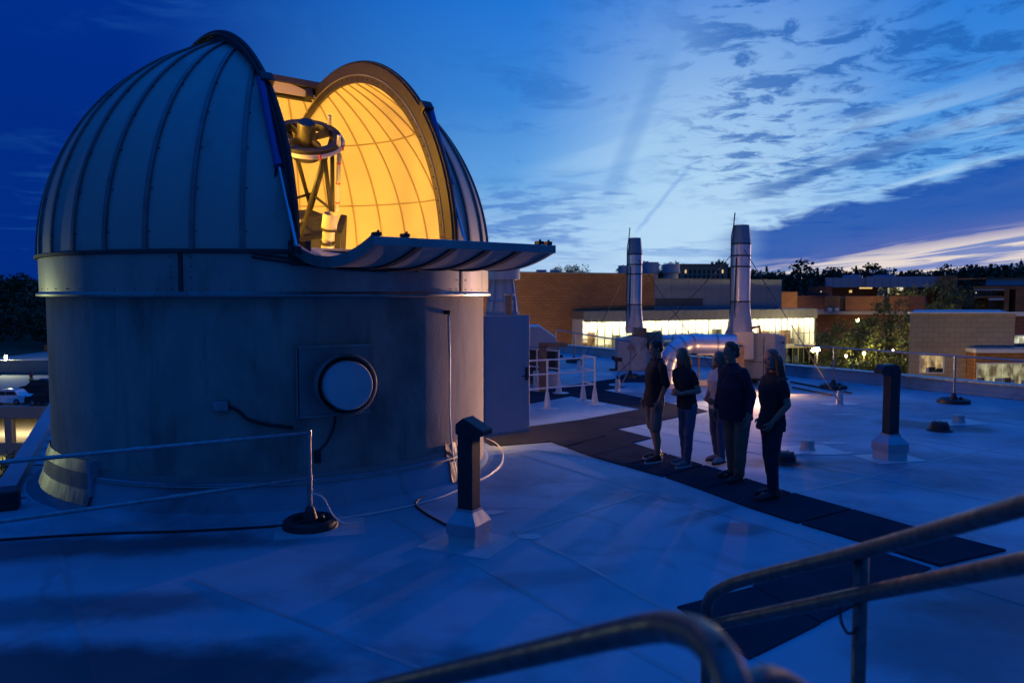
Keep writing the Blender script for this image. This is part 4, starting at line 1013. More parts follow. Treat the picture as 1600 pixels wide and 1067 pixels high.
MB().lim(cL.x + .1, cL.x + .5, dL - .4, dL + .3, zat(590, dL), zat(566, dL)).build('motor', dark_m, FL, bev=.03)
for px in (966, 1000, 1020):
    p = at(px, 585, dL - .3); MB().lathe([(.16, .0), (.16, .05), (.09, .06), (.09, .28), (.12, .3)], 12, (p.x, p.y, .0)).build('spring_mount', black_m, FL)
    MB().lim(p.x - .28, p.x + .28, p.y - .1, p.y + .1, .0, .045).build('mount_plate', black_m, FL)
MB().lim(xat(958, dL), xat(1030, dL), dL - .5, dL - .35, .29, .42).build('base_rail', dark_m, FL); MB().lim(xat(958, dL), xat(1030, dL), dL + .1, dL + .25, .29, .42).build('base_rail', dark_m, FL)
# duct of the left fan
def duct(name, label, pts, r, root=None, straps=()):
    t_ = thing(name, label, 'duct', (pts[0][0], pts[0][1], 0))
    MB().tube(pts, r, 24).build('duct', duct_m, t_, smooth=40)
    for i, p in enumerate(pts[1:-1]):
        if straps and i % straps[0] == 0:
            p = Vector(p); d = (Vector(pts[i + 2]) - Vector(pts[i])).normalized()
            MB().tube([p - d * .022, p + d * .022], r * 1.035, 24).build('strap', galv, t_, smooth=40)
    return t_
a = Vector((cL.x + .8, dL, zat(533, dL))); b = at(1100, 531, 24.2)
duct('silver_duct', 'straight silver duct leaving the left exhaust fan behind the curved duct', [a.lerp(b, k / 8) for k in range(9)], .20, straps=(2,))
rD = .255
h = zat(537, 20.6)
pts = [Vector((xat(1150, 20.6), 20.6, h)), Vector((xat(1120, 20.6), 20.6, h)), Vector((xat(1090, 20.6), 20.6, h)), Vector((xat(1078, 20.6), 20.55, h))]
ce = Vector((xat(1082, 20.6), 20.5, h - .68))
for k in range(1, 9):
    a = R_(90 * k / 8); pts.append(ce + Vector((-.68 * sin(a), -.10 * sin(a), .68 * cos(a))))
pts += [pts[-1] + Vector((-.02, -.04, -.25)), Vector((pts[-1].x - .03, pts[-1].y - .06, .0))]
dct = duct('silver_duct', 'fat silver elbow duct curving down to the roof behind the long-haired woman', pts, rD, straps=(2,))
p = pts[-1]; MB().lathe([(.36, .0), (.36, .10), (.27, .12)], 24, (p.x, p.y, 0)).build('roof_collar', membrane_clean, dct, smooth=35)
ds = thing('duct_stand', 'white pipe frame stand carrying the fat silver duct', 'duct stand', (xat(1100, 20.7), 20.7, 0))
for px in (1093, 1116):
    MB().tube([(xat(px, 20.75), 20.75, .1), (xat(px, 20.75), 20.75, h - rD)], .025, 8).build('leg', galv if px > 1100 else rust, ds, smooth=35)
MB().lim(xat(1086, 20.75), xat(1124, 20.75), 20.6, 20.9, .0, .16).build('timber_block', fanbox_m, ds, bev=.015)
MB().lim(xat(1090, 20.75), xat(1119, 20.75), 20.72, 20.78, h - rD - .06, h - rD - .005).build('cross_bar', galv, ds)
# right fan
FR = thing('exhaust_fan', 'pale rusty box exhaust fan under the taller steel stack', 'exhaust fan', (cR.x, cR.y, 0))
e0 = G(1210, 596, .12); e0.z = 0                                 # the near vertical edge
yaw = R_(38); fx = Vector((-cos(yaw), sin(yaw), 0)); fy = Vector((sin(yaw), cos(yaw), 0))
def fpt(a_, b_, z): return e0 + fx * a_ + fy * b_ + Vector((0, 0, z))
zt1, zt2 = zat(521, e0.y), zat(528, e0.y)
fA, fB = .95, .85
mb = MB(); mb.v = [fpt(0, 0, .16), fpt(fA, 0, .16), fpt(fA, fB, .16), fpt(0, fB, .16), fpt(0, 0, zt1), fpt(fA, 0, zt1), fpt(fA, fB, zt2), fpt(0, fB, zt2)]
mb.f = [(0, 3, 2, 1), (4, 5, 6, 7), (0, 1, 5, 4), (1, 2, 6, 5), (2, 3, 7, 6), (3, 0, 4, 7)]
mb.build('cabinet', fanbox_m, FR, bev=.025)
MB().bar(fpt(.05, -.012, .62), fpt(fA - .05, -.012, .62), .012, .02).build('panel_seam', rust, FR)
MB().bar(fpt(.30, -.012, .25), fpt(.30, -.012, zt1 - .1), .012, .02).build('panel_seam', rust, FR)
MB().box(fpt(-.012, .55, zt2 - .15), (.09, .02, .05), -yaw).build('vent_slot', dark_m, FR)
MB().lim(cR.x - .30, cR.x + .30, cR.y - .30, cR.y + .34, zat(560, dR), zat(517, dR)).build('outlet_box', fanbox_m, FR, bev=.02)
MB().lim(cR.x - .38, cR.x + .02, cR.y - .40, cR.y - .12, .12, zat(540, dR)).build('side_panel', rust, FR, bev=.015)
MB().tube([(cR.x + .2, cR.y - .36, zat(512, dR)), (cR.x + .42, cR.y - .36, zat(509, dR)), (cR.x + .44, cR.y - .36, zat(520, dR))], .035, 8).build('bearing_pipe', rust, FR, smooth=35)
for a_, b_ in ((.1, .1), (.85, .1), (.1, .75), (.85, .75), (1.3, .3)):
    p = fpt(a_, b_, 0); MB().lathe([(.12, -.01), (.12, .05), (.07, .06), (.07, .17)], 12, p).build('spring_mount', black_m, FR)
MB().bar(fpt(-.1, .1, .13), fpt(1.5, .1, .13), .10, .06).build('base_rail', dark_m, FR); MB().bar(fpt(-.1, .75, .13), fpt(1.5, .75, .13), .10, .06).build('base_rail', dark_m, FR)
# timber sleepers carrying cables across the roof behind the right-hand woman
for k, (a, b) in enumerate((((1235, 598), (1330, 616)), ((1238, 607), (1300, 619)))):
    pa_, pb_ = G(*a), G(*b); o = MB().tube([pa_ + Vector((0, 0, .03)), pb_ + Vector((0, 0, .03))], .022, 8).build('roof_cable', black_m)
    tag(o, ('upper' if k == 0 else 'lower') + ' of two dark cables lying on the roof right of the pale fan', 'cable')

# ------------------------------------------------------------------ small roof fittings
def boot(px, py, label, r=.10, h=.14, sx=.9, sy=.6, rz=.2):
    q = G(px, py); o = thing('pipe_boot', label, 'pipe boot', q)
    MB().lathe([(r * 1.35, -.01), (r * 1.1, .03), (r, .05), (r, h), (r * .8, h + .01), (0, h + .01)], 16, q).build('boot', fanbox_m, o, smooth=35)
    skirt('boot_skirt', q, sx, sy, rz, parent=o)
boot(1262, 702, 'stubby capped pipe boot on a pale patch right of the last woman')
boot(1498, 660, 'stubby capped pipe boot on a pale patch before the far right railing foot')
def drain(px, py, label, r=.16):
    q = G(px, py); o = thing('roof_drain', label, 'roof drain', q)
    MB().lathe([(r * 1.4, .005), (r * 1.1, .02), (r, .03), (r * .95, .11), (r * .7, .15), (0, .16)], 14, q).build('strainer', black_m, o, smooth=35)
    for k in range(7): a = 2 * pi * k / 7; MB().bar(q + Vector((r * 1.02 * cos(a), r * 1.02 * sin(a), .03)), q + Vector((r * .72 * cos(a), r * .72 * sin(a), .155)), .02, .02).build('strainer_bar', dark_m, o)
drain(1468, 672, 'dark domed roof drain in the hollow before the right railing'); drain(1226, 722, 'dark domed roof drain just right of the last woman')
for (px, py, s1, s2, lab) in ((1300, 692, .28, .1, 'small pale sealant patch right of the pipe boot beside the last woman'), (1247, 617, .35, .16, 'pale sealant patch near the pale rusty fan'), (1317, 648, .25, .10, 'tiny pale patch below the shackled guy anchor'),
                              (829, 838, .16, .09, 'small pale round patch right of the front vent'), (768, 800, .16, .1, 'small pale patch behind the front vent'), (1290, 708, .5, .12, 'thin pale sealant smear before the pipe boot')):
    q = G(px, py); o = flat([q.xy + Vector((s1 * cos(2 * pi * k / 9) * random.uniform(.7, 1.1), s2 * sin(2 * pi * k / 9) * random.uniform(.7, 1.1))) for k in range(9)], .006, .015, 'sealant_patch', membrane_clean)
    tag(o, lab, 'patch', 'pale sealant patches on the roof')
# loose cable round the foot of the observatory
def ground_cable(pts, r, m, label, z=.0):
    P = smooth_pts([Vector((*G(*p).xy, roof_z(*G(*p).xy) + r + z)) for p in pts], 3)
    tag(MB().tube(P, r, 6).build('cable', m, smooth=True), label, 'cable')
ground_cable([(757, 684), (775, 692), (787, 706), (784, 726), (765, 744), (735, 757), (690, 778), (640, 792), (570, 806), (525, 811), (505, 806)], .013, white_p, 'pale loose cable curving round the observatory foot from the door')
ground_cable([(525, 814), (430, 823), (300, 831), (150, 836), (0, 845)], .014, black_m, 'dark cable lying along the roof left of the front railing foot')
ground_cable([(668, 776), (652, 782), (648, 790), (664, 803), (698, 822)], .014, black_m, 'short dark cable running into the base of the front vent')
pc_ = [pp + Vector((.02, -.02, .36)), pp + Vector((.16, -.06, .33)), pp + Vector((.24, -.03, .12)), pp + Vector((.34, .02, .02)), pp + Vector((.48, .05, .02))]
tag(MB().tube(smooth_pts(pc_, 3), .010, 6).build('cable', white_p, smooth=True), 'thin pale cable hanging off the front railing post', 'cable')

# ------------------------------------------------------------------ foreground stair rails
def pipe(pts, r=.0245, n=16): return MB().tube(smooth_pts([Vector(p) for p in pts], 3), r, n)
gal_dark = mat('weathered_galvanised', (.13, .13, .125), .48, .6, col2=(.075, .075, .072), scale=25, amt=.4, rvar=.15)
sr = thing('stair_handrail', 'weathered two-rail pipe handrail at the lower right with bent end', 'handrail', (*at(1345, 900, 2.9).xy, 0))
T = [at(1104, 962, 3.85), at(1104, 945, 3.85), at(1112, 928, 3.8), at(1150, 908, 3.6), at(1345, 862, 2.95), at(1600, 790, 2.05), at(1900, 700, 1.4)]
lw = [at(1075, 985, 3.95), at(1130, 972, 3.75), at(1345, 928, 2.95), at(1600, 880, 2.05), at(1900, 815, 1.4)]
pipe(T, .029).build('top_rail', gal_dark, sr, smooth=True)
pipe(lw, .029).build('lower_rail', gal_dark, sr, smooth=True)
p = at(1346, 880, 2.95); MB().tube([(p.x, p.y, at(1346, 866, 2.95).z), (p.x, p.y, .0)], .027, 16).build('post', gal_dark, sr, smooth=True)
p = at(1104, 950, 3.85); MB().tube([(p.x, p.y, p.z), (p.x, p.y, .0)], .0245, 16).build('end_post', gal_dark, sr, smooth=True)
h_ = [at(1312, 945, 2.94), at(1314, 972, 2.93), at(1324, 990, 2.93), at(1334, 988, 2.93), at(1340, 978, 2.93)]
pipe(h_, .006, 8).build('wire_hook', dark_m, sr, smooth=True)
nr = thing('stair_handrail', 'blurred near handrail bend at the bottom centre', 'handrail', (*at(1060, 1000, 1.35).xy, 0))
Nn = [at(380, 1130, 2.35), at(620, 1070, 2.0), at(820, 1024, 1.68), at(960, 991, 1.46), at(1040, 976, 1.32), at(1095, 990, 1.18), at(1130, 1030, 1.08), at(1150, 1085, 1.02), at(1158, 1150, 1.0), at(1160, 1250, 1.0)]
pipe(Nn, .027, 20).build('top_rail', gal_dark, nr, smooth=True)
ca = at(1122, 1003, 1.10); MB().ell(ca + Vector((.0, -.020, .008)), .005, 8, 6).build('set_screw', black_m, nr)
pipe([at(1250, 1085, 1.2), at(1215, 1064, 1.15), at(1190, 1062, 1.1), at(1160, 1085, 1.06)], .022, 16).build('lower_rail', gal_dark, nr, smooth=True)

# ------------------------------------------------------------------ work lamp on the roof, hidden from here by the last woman's head
wp = at(1212, 595, 19.0)
wl_ = thing('work_lamp', 'portable work lamp shining low behind the rightmost woman', 'work lamp', (wp.x, wp.y, 0))
for k in range(3):
    a = R_(90 + 120 * k); MB().tube([(wp.x, wp.y, .25), (wp.x + .25 * cos(a), wp.y + .25 * sin(a), .01)], .012, 6).build('leg', dark_m, wl_)
MB().box((wp.x, wp.y + .06, wp.z), (.22, .07, .16), R_(-40)).build('lamp_head', dark_m, wl_, bev=.01)
MB().box((wp.x - .027, wp.y + .028, wp.z), (.18, .012, .12), R_(-40)).build('lens', lamp_warm, wl_)
sp = light('work_lamp_beam', (wp.x - .07, wp.y - .03, wp.z), 5000, (1, .54, .33), .05, wl_, 'SPOT', cone=R_(46), blend=1.0)
sp.rotation_euler = Vector((-cos(R_(48)), -sin(R_(48)), .02)).to_track_quat('-Z', 'Y').to_euler()
light('work_lamp_spill', (wp.x - .07, wp.y - .03, wp.z), 95, (1, .46, .20), .05, wl_)
# ------------------------------------------------------------------ buildings
def window(root, x0, x1, z0, z1, y, m, fm=mull, nx=2, nz=1, fr=.07, inner=None):
    """window on a wall that faces -y: frame bars and panes"""
    wn = MB()
    wn.lim(x0, x1, y - .05, y - .003, z0, z0 + fr); wn.lim(x0, x1, y - .05, y - .003, z1 - fr, z1); wn.lim(x0, x0 + fr, y - .049, y - .003, z0 + fr, z1 - fr); wn.lim(x1 - fr, x1, y - .049, y - .003, z0 + fr, z1 - fr)
    w_ = wn.build('window', fm, root)
    for i in range(nx):
        for j in range(nz):
            a, b = x0 + (x1 - x0) * i / nx, x0 + (x1 - x0) * (i + 1) / nx; c_, d_ = z0 + (z1 - z0) * j / nz, z0 + (z1 - z0) * (j + 1) / nz
            MB().lim(a + .03, b - .03, y - .02, y - .006, c_ + .03, d_ - .03).build('pane', m, w_)
    return w_
def blockb(root, px0, px1, py0, py1, Y, depth, m, name='wall', zb=None):
    xl_, xr_ = xat(px0, Y), xat(px1, Y); sk = depth * max((px0 - 800) / FPX, 0) * 1.06      # plan skewed like the slope's street grid
    o = MB().prism([(xl_, Y), (xr_, Y), (xr_ + sk, Y + depth), (xl_ + sk, Y + depth)], zb if zb is not None else zat(py1, Y), zat(py0, Y)).build(name, m, root); return o

# -- brick and glass hall beyond the parapet
BA = Vector((xat(795, 85), 85)); BDir = Vector((40.5, 20)).normalized(); BYaw = math.atan2(BDir.y, BDir.x)
hall = thing('brick_hall', 'long orange brick hall with grey panel wing and brightly lit glass front', 'building', (BA.x, BA.y, GZ), BYaw)
HMi = WM[hall]; HMinv = HMi.inverted()
def hx(px, back=0.0):                                       # distance along the facade (set back by `back`) seen at that pixel column
    o = HMinv @ Vector((0, 0, EYE)); d = HMinv.to_3x3() @ ray(px, HOR); k = (back - o.y) / d.y; return (o + d * k).x
def hpart(mb, name, m, parent=None, **kw): return mb.build(name, m, parent or hall, world=False, **kw)
zo = -GZ
def HZ_(z): return z + zo
x_b, x_g, x_e = hx(1022, 2.4), hx(1222, 2.4), hx(1275)
xl, xr = hx(910), hx(1275)
hpart(MB().lim(-24, x_b, 2.4, 30, 0, HZ_(4.75)), 'brick_wall', brick_o)
hpart(MB().lim(-24.2, x_b + .1, 2.25, 30.1, HZ_(4.751), HZ_(4.9)), 'coping', fascia)
cols = 8
hpart(MB().lim(x_b + .001, x_g, 2.52, 26, 0, HZ_(4.2)), 'panel_backing', fascia)
for i in range(cols):
    for j in range(3):
        a, b = x_b + .05 + (x_g - x_b - .1) * i / cols, x_b + .05 + (x_g - x_b - .1) * (i + 1) / cols
        hpart(MB().lim(a + .03, b - .03, 2.4, 2.519, HZ_(.42 + 1.26 * j) + .02, HZ_(.42 + 1.26 * (j + 1)) - .02), 'panel', panel_m)
a, b = hx(1024, 2.4), hx(1098, 2.4); hpart(MB().lim(a, b, 2.33, 2.39, HZ_(.9), HZ_(1.85)), 'louvre', mull)
hpart(MB().lim(x_b, x_g + .05, 2.3, 26, HZ_(4.201), HZ_(4.3)), 'panel_coping', fascia)
# glass front box
zt_, zs, zf = HZ_(.42), HZ_(-.85), HZ_(-4.4)
hpart(MB().lim(xl, xr, -.25, 2.28, zs + .35, zt_), 'roof_slab', fascia)
n = 36
for i in range(n):
    a, b = xl + (xr - xl) * i / n, xl + (xr - xl) * (i + 1) / n
    hpart(MB().lim(a + .02, b - .02, -.32, -.26, zs - .0, zt_ - .03), 'fascia_panel', fascia)
hpart(MB().lim(xl, xr, 0.15, 2.28, zf - .35, zf), 'floor_slab', conc2)
hpart(MB().lim(xl, xr, 2.1, 2.28, zf, zs + .34), 'back_wall', room_m)
hpart(MB().lim(xl + .02, xr - .02, .2, 2.09, zs + .26, zs + .34), 'ceiling', room_m)
for _x in (xl, xr - .15): hpart(MB().lim(_x, _x + .15, .06, 2.1, zf, zs + .3), 'end_wall', room_m)
for i in range(n):
    a, b = xl + (xr - xl) * i / n, xl + (xr - xl) * (i + 1) / n
    hpart(MB().lim(a + .027, b - .027, -.02, .0, zf + .06, zs), 'pane', pane_m)
    hpart(MB().lim(b - .026, b + .026, -.06, .06, zf - 3.4, zs + .0), 'mullion', mull)
    if i >= 15: hpart(MB().lim(a + .05, b - .05, -.015, .005, zf - 3.3, zf - .36), 'lower_pane', pane_dark)
hpart(MB().lim(xl, xr, -.09, .05, zf - .36, zf + .05), 'spandrel', mull)
hpart(MB().lim(xl, xr, -.08, .05, zf + 1.55, zf + 1.62), 'transom', mull)
hpart(MB().lim(xl, xr, 1.9, 2.2, 0, zf - .4), 'lower_wall', mull)
rnd = random.Random(4)
for i in range(30):                                          # furniture and shelving inside
    xx = xl + .8 + (xr - xl - 1.6) * i / 30; hgt = rnd.choice((.8, 1.1, 1.9, 2.3))
    hpart(MB().lim(xx, xx + rnd.uniform(.5, 1.2), 1.3, 2.05, zf, zf + hgt), 'cabinet', rnd.choice((rust, mull, fanbox_m, brick_d, conc2)))
for i in range(18):
    xx = xl + 1 + (xr - xl - 2) * i / 18
    hpart(MB().lim(xx, xx + (xr - xl) / 18 * .8, .5, .85, zs + .20, zs + .255), 'ceiling_light', lamp_white)
for i in range(9):
    xx = xl + (xr - xl) * (i + .5) / 9
    l = light('hall_light', HMi @ Vector((xx, 1.15, zs + .15)), 620, (1, .80, .40), parent=hall, kind='AREA', sx=(xr - xl) / 9 * .8, sy=1.2)
    l.rotation_euler = (0, 0, BYaw)
for i, px in enumerate((1230, 1247, 1262)):
    xx = hx(px); hpart(MB().lim(xx - .35, xx + .35, 1.6, 1.8, zf - 2.6, zf - 1.6), 'lobby_lamp', lit_win2)
# -- cooling towers and the tan tower block behind
tw = thing('tower_block', 'distant tan tower block with rows of tall narrow windows behind the brick hall', 'building', (*at(1100, 440, 240).xy, GZ))
Y = 240; blockb(tw, 1062, 1136, 414, 470, Y, 20, block_t, zb=GZ)
MB().lim(xat(1060, Y), xat(1138, Y), Y - .4, Y + 20, zat(414, Y) + .01, zat(412.4, Y)).build('cornice', fascia, tw)
for r_, (a, b) in enumerate(((421, 427.5), (429.5, 435))):
    for i in range(9):
        px = 1069 + i * 7.2; lit = r_ == 0 and i in (0, 8)
        window(tw, xat(px, Y), xat(px + 3.8, Y), zat(b, Y), zat(a, Y), Y, lit_win if lit else pane_dark, mull, 1, 1, .12)
for i, (px0, px1, t_) in enumerate(((965, 982, 415), (1003, 1030, 410), (1034, 1062, 413))):
    Y = 170; cx = (xat(px0, Y) + xat(px1, Y)) / 2; r = (xat(px1, Y) - xat(px0, Y)) / 2
    ct_ = thing('cooling_tower', ('left', 'middle', 'right')[i] + 'most of the three squat blue cooling towers above the brick hall' if i != 1 else 'middle of the three squat blue cooling towers above the brick hall', 'cooling tower', (cx, Y, 0), 0, 'cooling towers above the brick hall')
    MB().lathe([(r * .78, GZ + 8), (r * .8, zat(428, Y)), (r, zat(427, Y)), (r * .92, zat(t_, Y)), (r * .84, zat(t_, Y)), (r * .8, zat(t_ + 4, Y))], 24, (cx, Y, 0)).build('shell', bluewall, ct_, smooth=35)
    MB().lathe([(r * 1.01, zat(426, Y)), (r * 1.04, zat(425.5, Y)), (r * 1.01, zat(425, Y))], 24, (cx, Y, 0), closed=True).build('rim', galv, ct_)
for i, (px0, px1) in enumerate(((838, 854), (860, 873))):
    Y = 100; o = thing('roof_exhaust', ('left' if i == 0 else 'right') + ' of two low dark exhausts on the brick hall roof', 'roof exhaust', (xat((px0 + px1) / 2, Y), Y, zat(428, Y)))
    MB().lim(xat(px0, Y), xat(px1, Y), Y, Y + 1.5, zat(425, Y), zat(421.5, Y)).build('hood', bluewall, o, bev=.05); MB().lim(xat(px0 + 2, Y), xat(px1 - 2, Y), Y + .2, Y + 1.2, 4.8, zat(424.5, Y)).build('neck', dark_m, o)

# -- tan block building at the right
Y = 66; tb = thing('tan_building', 'tan block building with lit windows at the far right edge', 'building', (*at(1540, 560, Y).xy, GZ))
blockb(tb, 1423, 1588, 490, 640, Y, 16, block_t, zb=GZ)
blockb(tb, 1588.2, 1720, 494, 640, Y + .35, 15, brick_d, 'brick_wing', zb=GZ)
MB().lim(xat(1422, Y), xat(1589, Y), Y - .12, Y + .3, zat(490, Y) + .004, zat(487.6, Y)).build('coping', white_p, tb)
MB().lim(xat(1589.5, Y), xat(1720, Y), Y + .2, Y + .6, zat(494, Y) + .004, zat(487.6, Y)).build('coping', white_p, tb)
_x = xat(1424, Y) + .2; _s = 14 * (624 / FPX) * 1.06; MB().prism([(_x, Y + .31), (xat(1587, Y), Y + .31), (xat(1587, Y) + _s, Y + 14.5), (_x + _s, Y + 14.5)], zat(490, Y) + .003, zat(489.6, Y)).build('roof_sheet', membrane, tb)
y2 = Y - 1.3
MB().lim(xat(1528, y2), xat(1720, y2), y2, Y - .002, GZ, zat(546, y2)).build('front_bay', brick_o, tb)
MB().lim(xat(1526, y2), xat(1720, y2), y2 - .2, Y - .003, zat(551, y2), zat(545.6, y2)).build('bay_fascia', white_p, tb)
MB().lim(xat(1527, y2), xat(1720, y2), y2 - .1, Y - .004, zat(545.5, y2), zat(544, y2)).build('bay_roof', seam_m, tb)
def lit_room(root, x0, x1, z0, z1, y, nx, watts, col, seed, nz=1):
    """a room set in the wall: bright box behind panes, with furniture shapes"""
    rnd = random.Random(seed); d = .9
    box = MB(); 
    box.lim(x0, x1, y - .012, y - .004, z0, z1); b_ = box.build('window_room', lit_mat('room_%d' % seed, col, watts * 1.5, seed), root)
    for k in range(nx * 3):
        a = rnd.uniform(x0, x1 - .3); w_ = rnd.uniform(.2, .9); h_ = rnd.uniform(.08, .34) * (z1 - z0)
        MB().lim(a, min(a + w_, x1), y - .03 - k * .001, y - .013, z0, z0 + h_).build('furniture', rnd.choice((brick_d, brick_o, fanbox_m, leaf_b, rust, white_p)), b_)
    return window(root, x0 - .08, x1 + .08, z0 - .08, z1 + .08, y - .06, pane_m, white_p, nx, nz, .10)
lit_room(tb, xat(1441, Y), xat(1477, Y), zat(582, Y), zat(555, Y), Y, 3, .55, (1, .62, .22), 11)
lit_room(tb, xat(1528, y2) + .15, xat(1720, y2), zat(601, y2), zat(568, y2), y2, 14, .42, (1, .85, .42), 12)
lit_room(tb, xat(1590, Y), xat(1612, Y), zat(542, Y), zat(525, Y), Y + .33, 3, .75, (1, .92, .60), 13)

# -- middle-distance buildings on the slope
Y = 215; bb = thing('metal_clad_building', 'long blue metal-clad building with lit ground floor below the treeline', 'building', (*at(1385, 450, Y).xy, GZ))
blockb(bb, 1289, 1365, 434, 449, Y, 20, bluewall, 'upper_wall'); blockb(bb, 1353, 1467, 432, 449, Y - 2, 20, bluewall, 'upper_wall')
for i in range(14):
    px = 1289 + i * 12.7; yy = Y if px < 1353 else Y - 2
    MB().lim(xat(px, yy) - .07, xat(px, yy) + .07, yy - .08, yy - .002, zat(448.6, yy), zat(434.4, yy)).build('cladding_rib', fascia, bb)
blockb(bb, 1466, 1494, 431, 470, Y - 3, 20, brick_o, 'brick_end', zb=GZ)
blockb(bb, 1293, 1462, 449.2, 475, Y + 3, 15, brick_d, 'lower_wall', zb=GZ)
MB().lim(xat(1335, Y), xat(1350, Y), Y + 2, Y + 8, zat(434, Y), zat(429, Y)).build('roof_plant', bluewall, bb)
MB().lim(xat(1384, Y), xat(1402, Y), Y + 2, Y + 8, zat(432, Y), zat(428.6, Y)).build('roof_plant', bluewall, bb)
for (a, b, c_, d_, m, nx) in ((1349, 1371, 447, 452, lit_win, 4), (1386, 1406, 446.5, 462, pane_dark, 4), (1408, 1420, 446, 455, lit_win2, 2), (1394, 1399, 449, 460, lit_win2, 1), (1333, 1339, 452.5, 458, lit_win, 2), (1407, 1414, 457, 461.5, lit_win, 2), (1440, 1460, 447, 452, pane_dark, 3)):
    window(bb, xat(a, Y), xat(b, Y), zat(d_, Y), zat(c_, Y), Y + 2.9, m, mull, nx, 1, .15)
blockb(bb, 1371, 1383, 449, 463, Y + 1, 3, bluewall, 'stair_tower')
Y = 150; br = thing('brick_terrace', 'row of orange brick blocks on a concrete slab above the trees', 'building', (*at(1355, 480, Y).xy, GZ))
for (a, b, m) in ((1289, 1313, brick_o), (1321, 1382, brick_o), (1390, 1420, brick_o), (1420.3, 1446, brick_d)):
    blockb(br, a, b, 463, 486, Y, 8, m, 'brick_block')
blockb(br, 1288, 1448, 464.5, 485.8, Y + 1.2, 6, mull, 'recess')
blockb(br, 1262, 1450, 486.2, 491.5, Y - .8, 10, conc2, 'slab'); blockb(br, 1270, 1450, 491.7, 530, Y + 2, 6, brick_d, 'lower_wall', zb=GZ)
for px in (1292.5, 1303): 
    MB().lim(xat(px, Y), xat(px + 6, Y), Y - .75, Y - .05, zat(486, Y), zat(481, Y)).build('condenser', white_p, br, bev=.03)
Y = 190; bl = thing('brick_block_building', 'low dark red brick building between the grey panel wing and the blue building', 'building', (*at(1260, 470, Y).xy, GZ))
blockb(bl, 1216, 1246, 456, 500, Y - 8, 10, brick_o, 'front_wing', zb=GZ); blockb(bl, 1240, 1300, 462, 500, Y - 4, 10, brick_d, 'middle_wing', zb=GZ); blockb(bl, 1262, 1300, 447.5, 500, Y + 4, 12, brick_d, 'rear_wing', zb=GZ)
window(bl, xat(1281.5, Y + 4), xat(1284, Y + 4), zat(456.6, Y + 4), zat(454.6, Y + 4), Y + 4, lit_win2, mull, 1, 1, .05)
Y = 172; bq = thing('banded_brick_building', 'red brick building with pale bands and dark openings at the right edge', 'building', (*at(1580, 470, Y).xy, GZ))
blockb(bq, 1540, 1720, 436, 446, Y + 8, 14, bluewall, 'top_storey'); MB().lim(xat(1539, Y + 8), xat(1722, Y + 8), Y + 7.6, Y + 22, zat(436, Y + 8) + .01, zat(434, Y + 8)).build('top_fascia', brick_o, bq)
blockb(bq, 1520, 1720, 447, 452, Y, 16, brick_o, 'upper_band'); blockb(bq, 1522, 1569, 452.2, 453.6, Y - .1, 10, white_p, 'pale_band')
blockb(bq, 1521, 1569, 453.8, 462, Y + 2, 9, mull, 'recess'); blockb(bq, 1521, 1569, 462.2, 466, Y, 10, brick_o, 'parapet_band'); blockb(bq, 1545, 1569, 466.2, 469, Y - .1, 10, white_p, 'pale_band')
blockb(bq, 1545, 1569, 469.2, 480, Y + 2, 9, mull, 'recess'); blockb(bq, 1487, 1548, 466.4, 500, Y + 4, 10, brick_d, 'low_wall', zb=GZ)
blockb(bq, 1569.2, 1577, 452.2, 520, Y, 10, brick_o, 'pier', zb=GZ); blockb(bq, 1577.2, 1587, 453, 520, Y + 3, 8, mull, 'recess', zb=GZ); blockb(bq, 1587.2, 1720, 452.2, 520, Y, 10, brick_o, 'pier', zb=GZ)
for i in range(7): MB().lim(xat(1524 + i * 6.5, Y), xat(1524.5 + i * 6.5, Y), Y + 1.9, Y + 1.995, zat(461.9, Y), zat(454, Y)).build('mullion', fascia, bq)
window(bq, xat(1532, Y), xat(1534, Y), zat(459, Y), zat(456, Y), Y + 1.9, lit_win2, mull, 1, 1, .05)

# ------------------------------------------------------------------ trees
def tree_mesh(seed, H, rx, rz, nleaf=5200, ls=.42):
    rnd = random.Random(seed); tr = MB(); th = H * .42
    tr.tube([(0, 0, -.5), (0.05, 0, th * .5), (.1, .05, th), (.0, .1, H * .8)], [H * .022, H * .017, H * .013, H * .004], 8)
    clumps = []
    for k in range(46):
        while True:
            v = Vector((rnd.uniform(-1, 1), rnd.uniform(-1, 1), rnd.uniform(-1, 1)))
            if .25 < v.length < 1: break
        v *= rnd.uniform(.85, 1.05) / max(v.length, .55)
        c = Vector((v.x * rx, v.y * rx, H - rz + v.z * rz)); clumps.append((c, rnd.uniform(.14, .30) * rx))
        if k % 4 == 0: tr.tube([(0, 0, th * rnd.uniform(.6, 1.2)), c * .55 + Vector((0, 0, th * .4)), c], [H * .008, H * .005, H * .002], 5)
    lf = MB(); 
    for k in range(nleaf):
        c, r = rnd.choice(clumps); d = Vector((rnd.gauss(0, 1), rnd.gauss(0, 1), rnd.gauss(0, .8))).normalized() * r * rnd.uniform(.3, 1.15) ** .6
        p = c + d; s_ = ls * rnd.uniform(.5, 1.1); u = Vector((rnd.gauss(0, 1), rnd.gauss(0, 1), rnd.gauss(0, .7))).normalized(); w_ = u.orthogonal().normalized(); w_.rotate(Matrix.Rotation(rnd.uniform(0, 6.3), 3, u))
        x_ = u.cross(w_); o = len(lf.v)
        lf.v += [p + w_ * s_ * .55, p + x_ * s_ * .3, p - w_ * s_ * .55, p - x_ * s_ * .3]; lf.f.append((o, o + 1, o + 2, o + 3))
    a, b = tr.mesh('trunk'), lf.mesh('crown'); a.materials.append(bark); b.materials.append(leaf_a); return a, b
TM_ = [tree_mesh(1, 15.5, 5.2, 5.6), tree_mesh(2, 14, 4.6, 5.2), tree_mesh(3, 16.5, 5.0, 6.4), tree_mesh(4, 6.5, 2.8, 2.6, 2600, .3)]
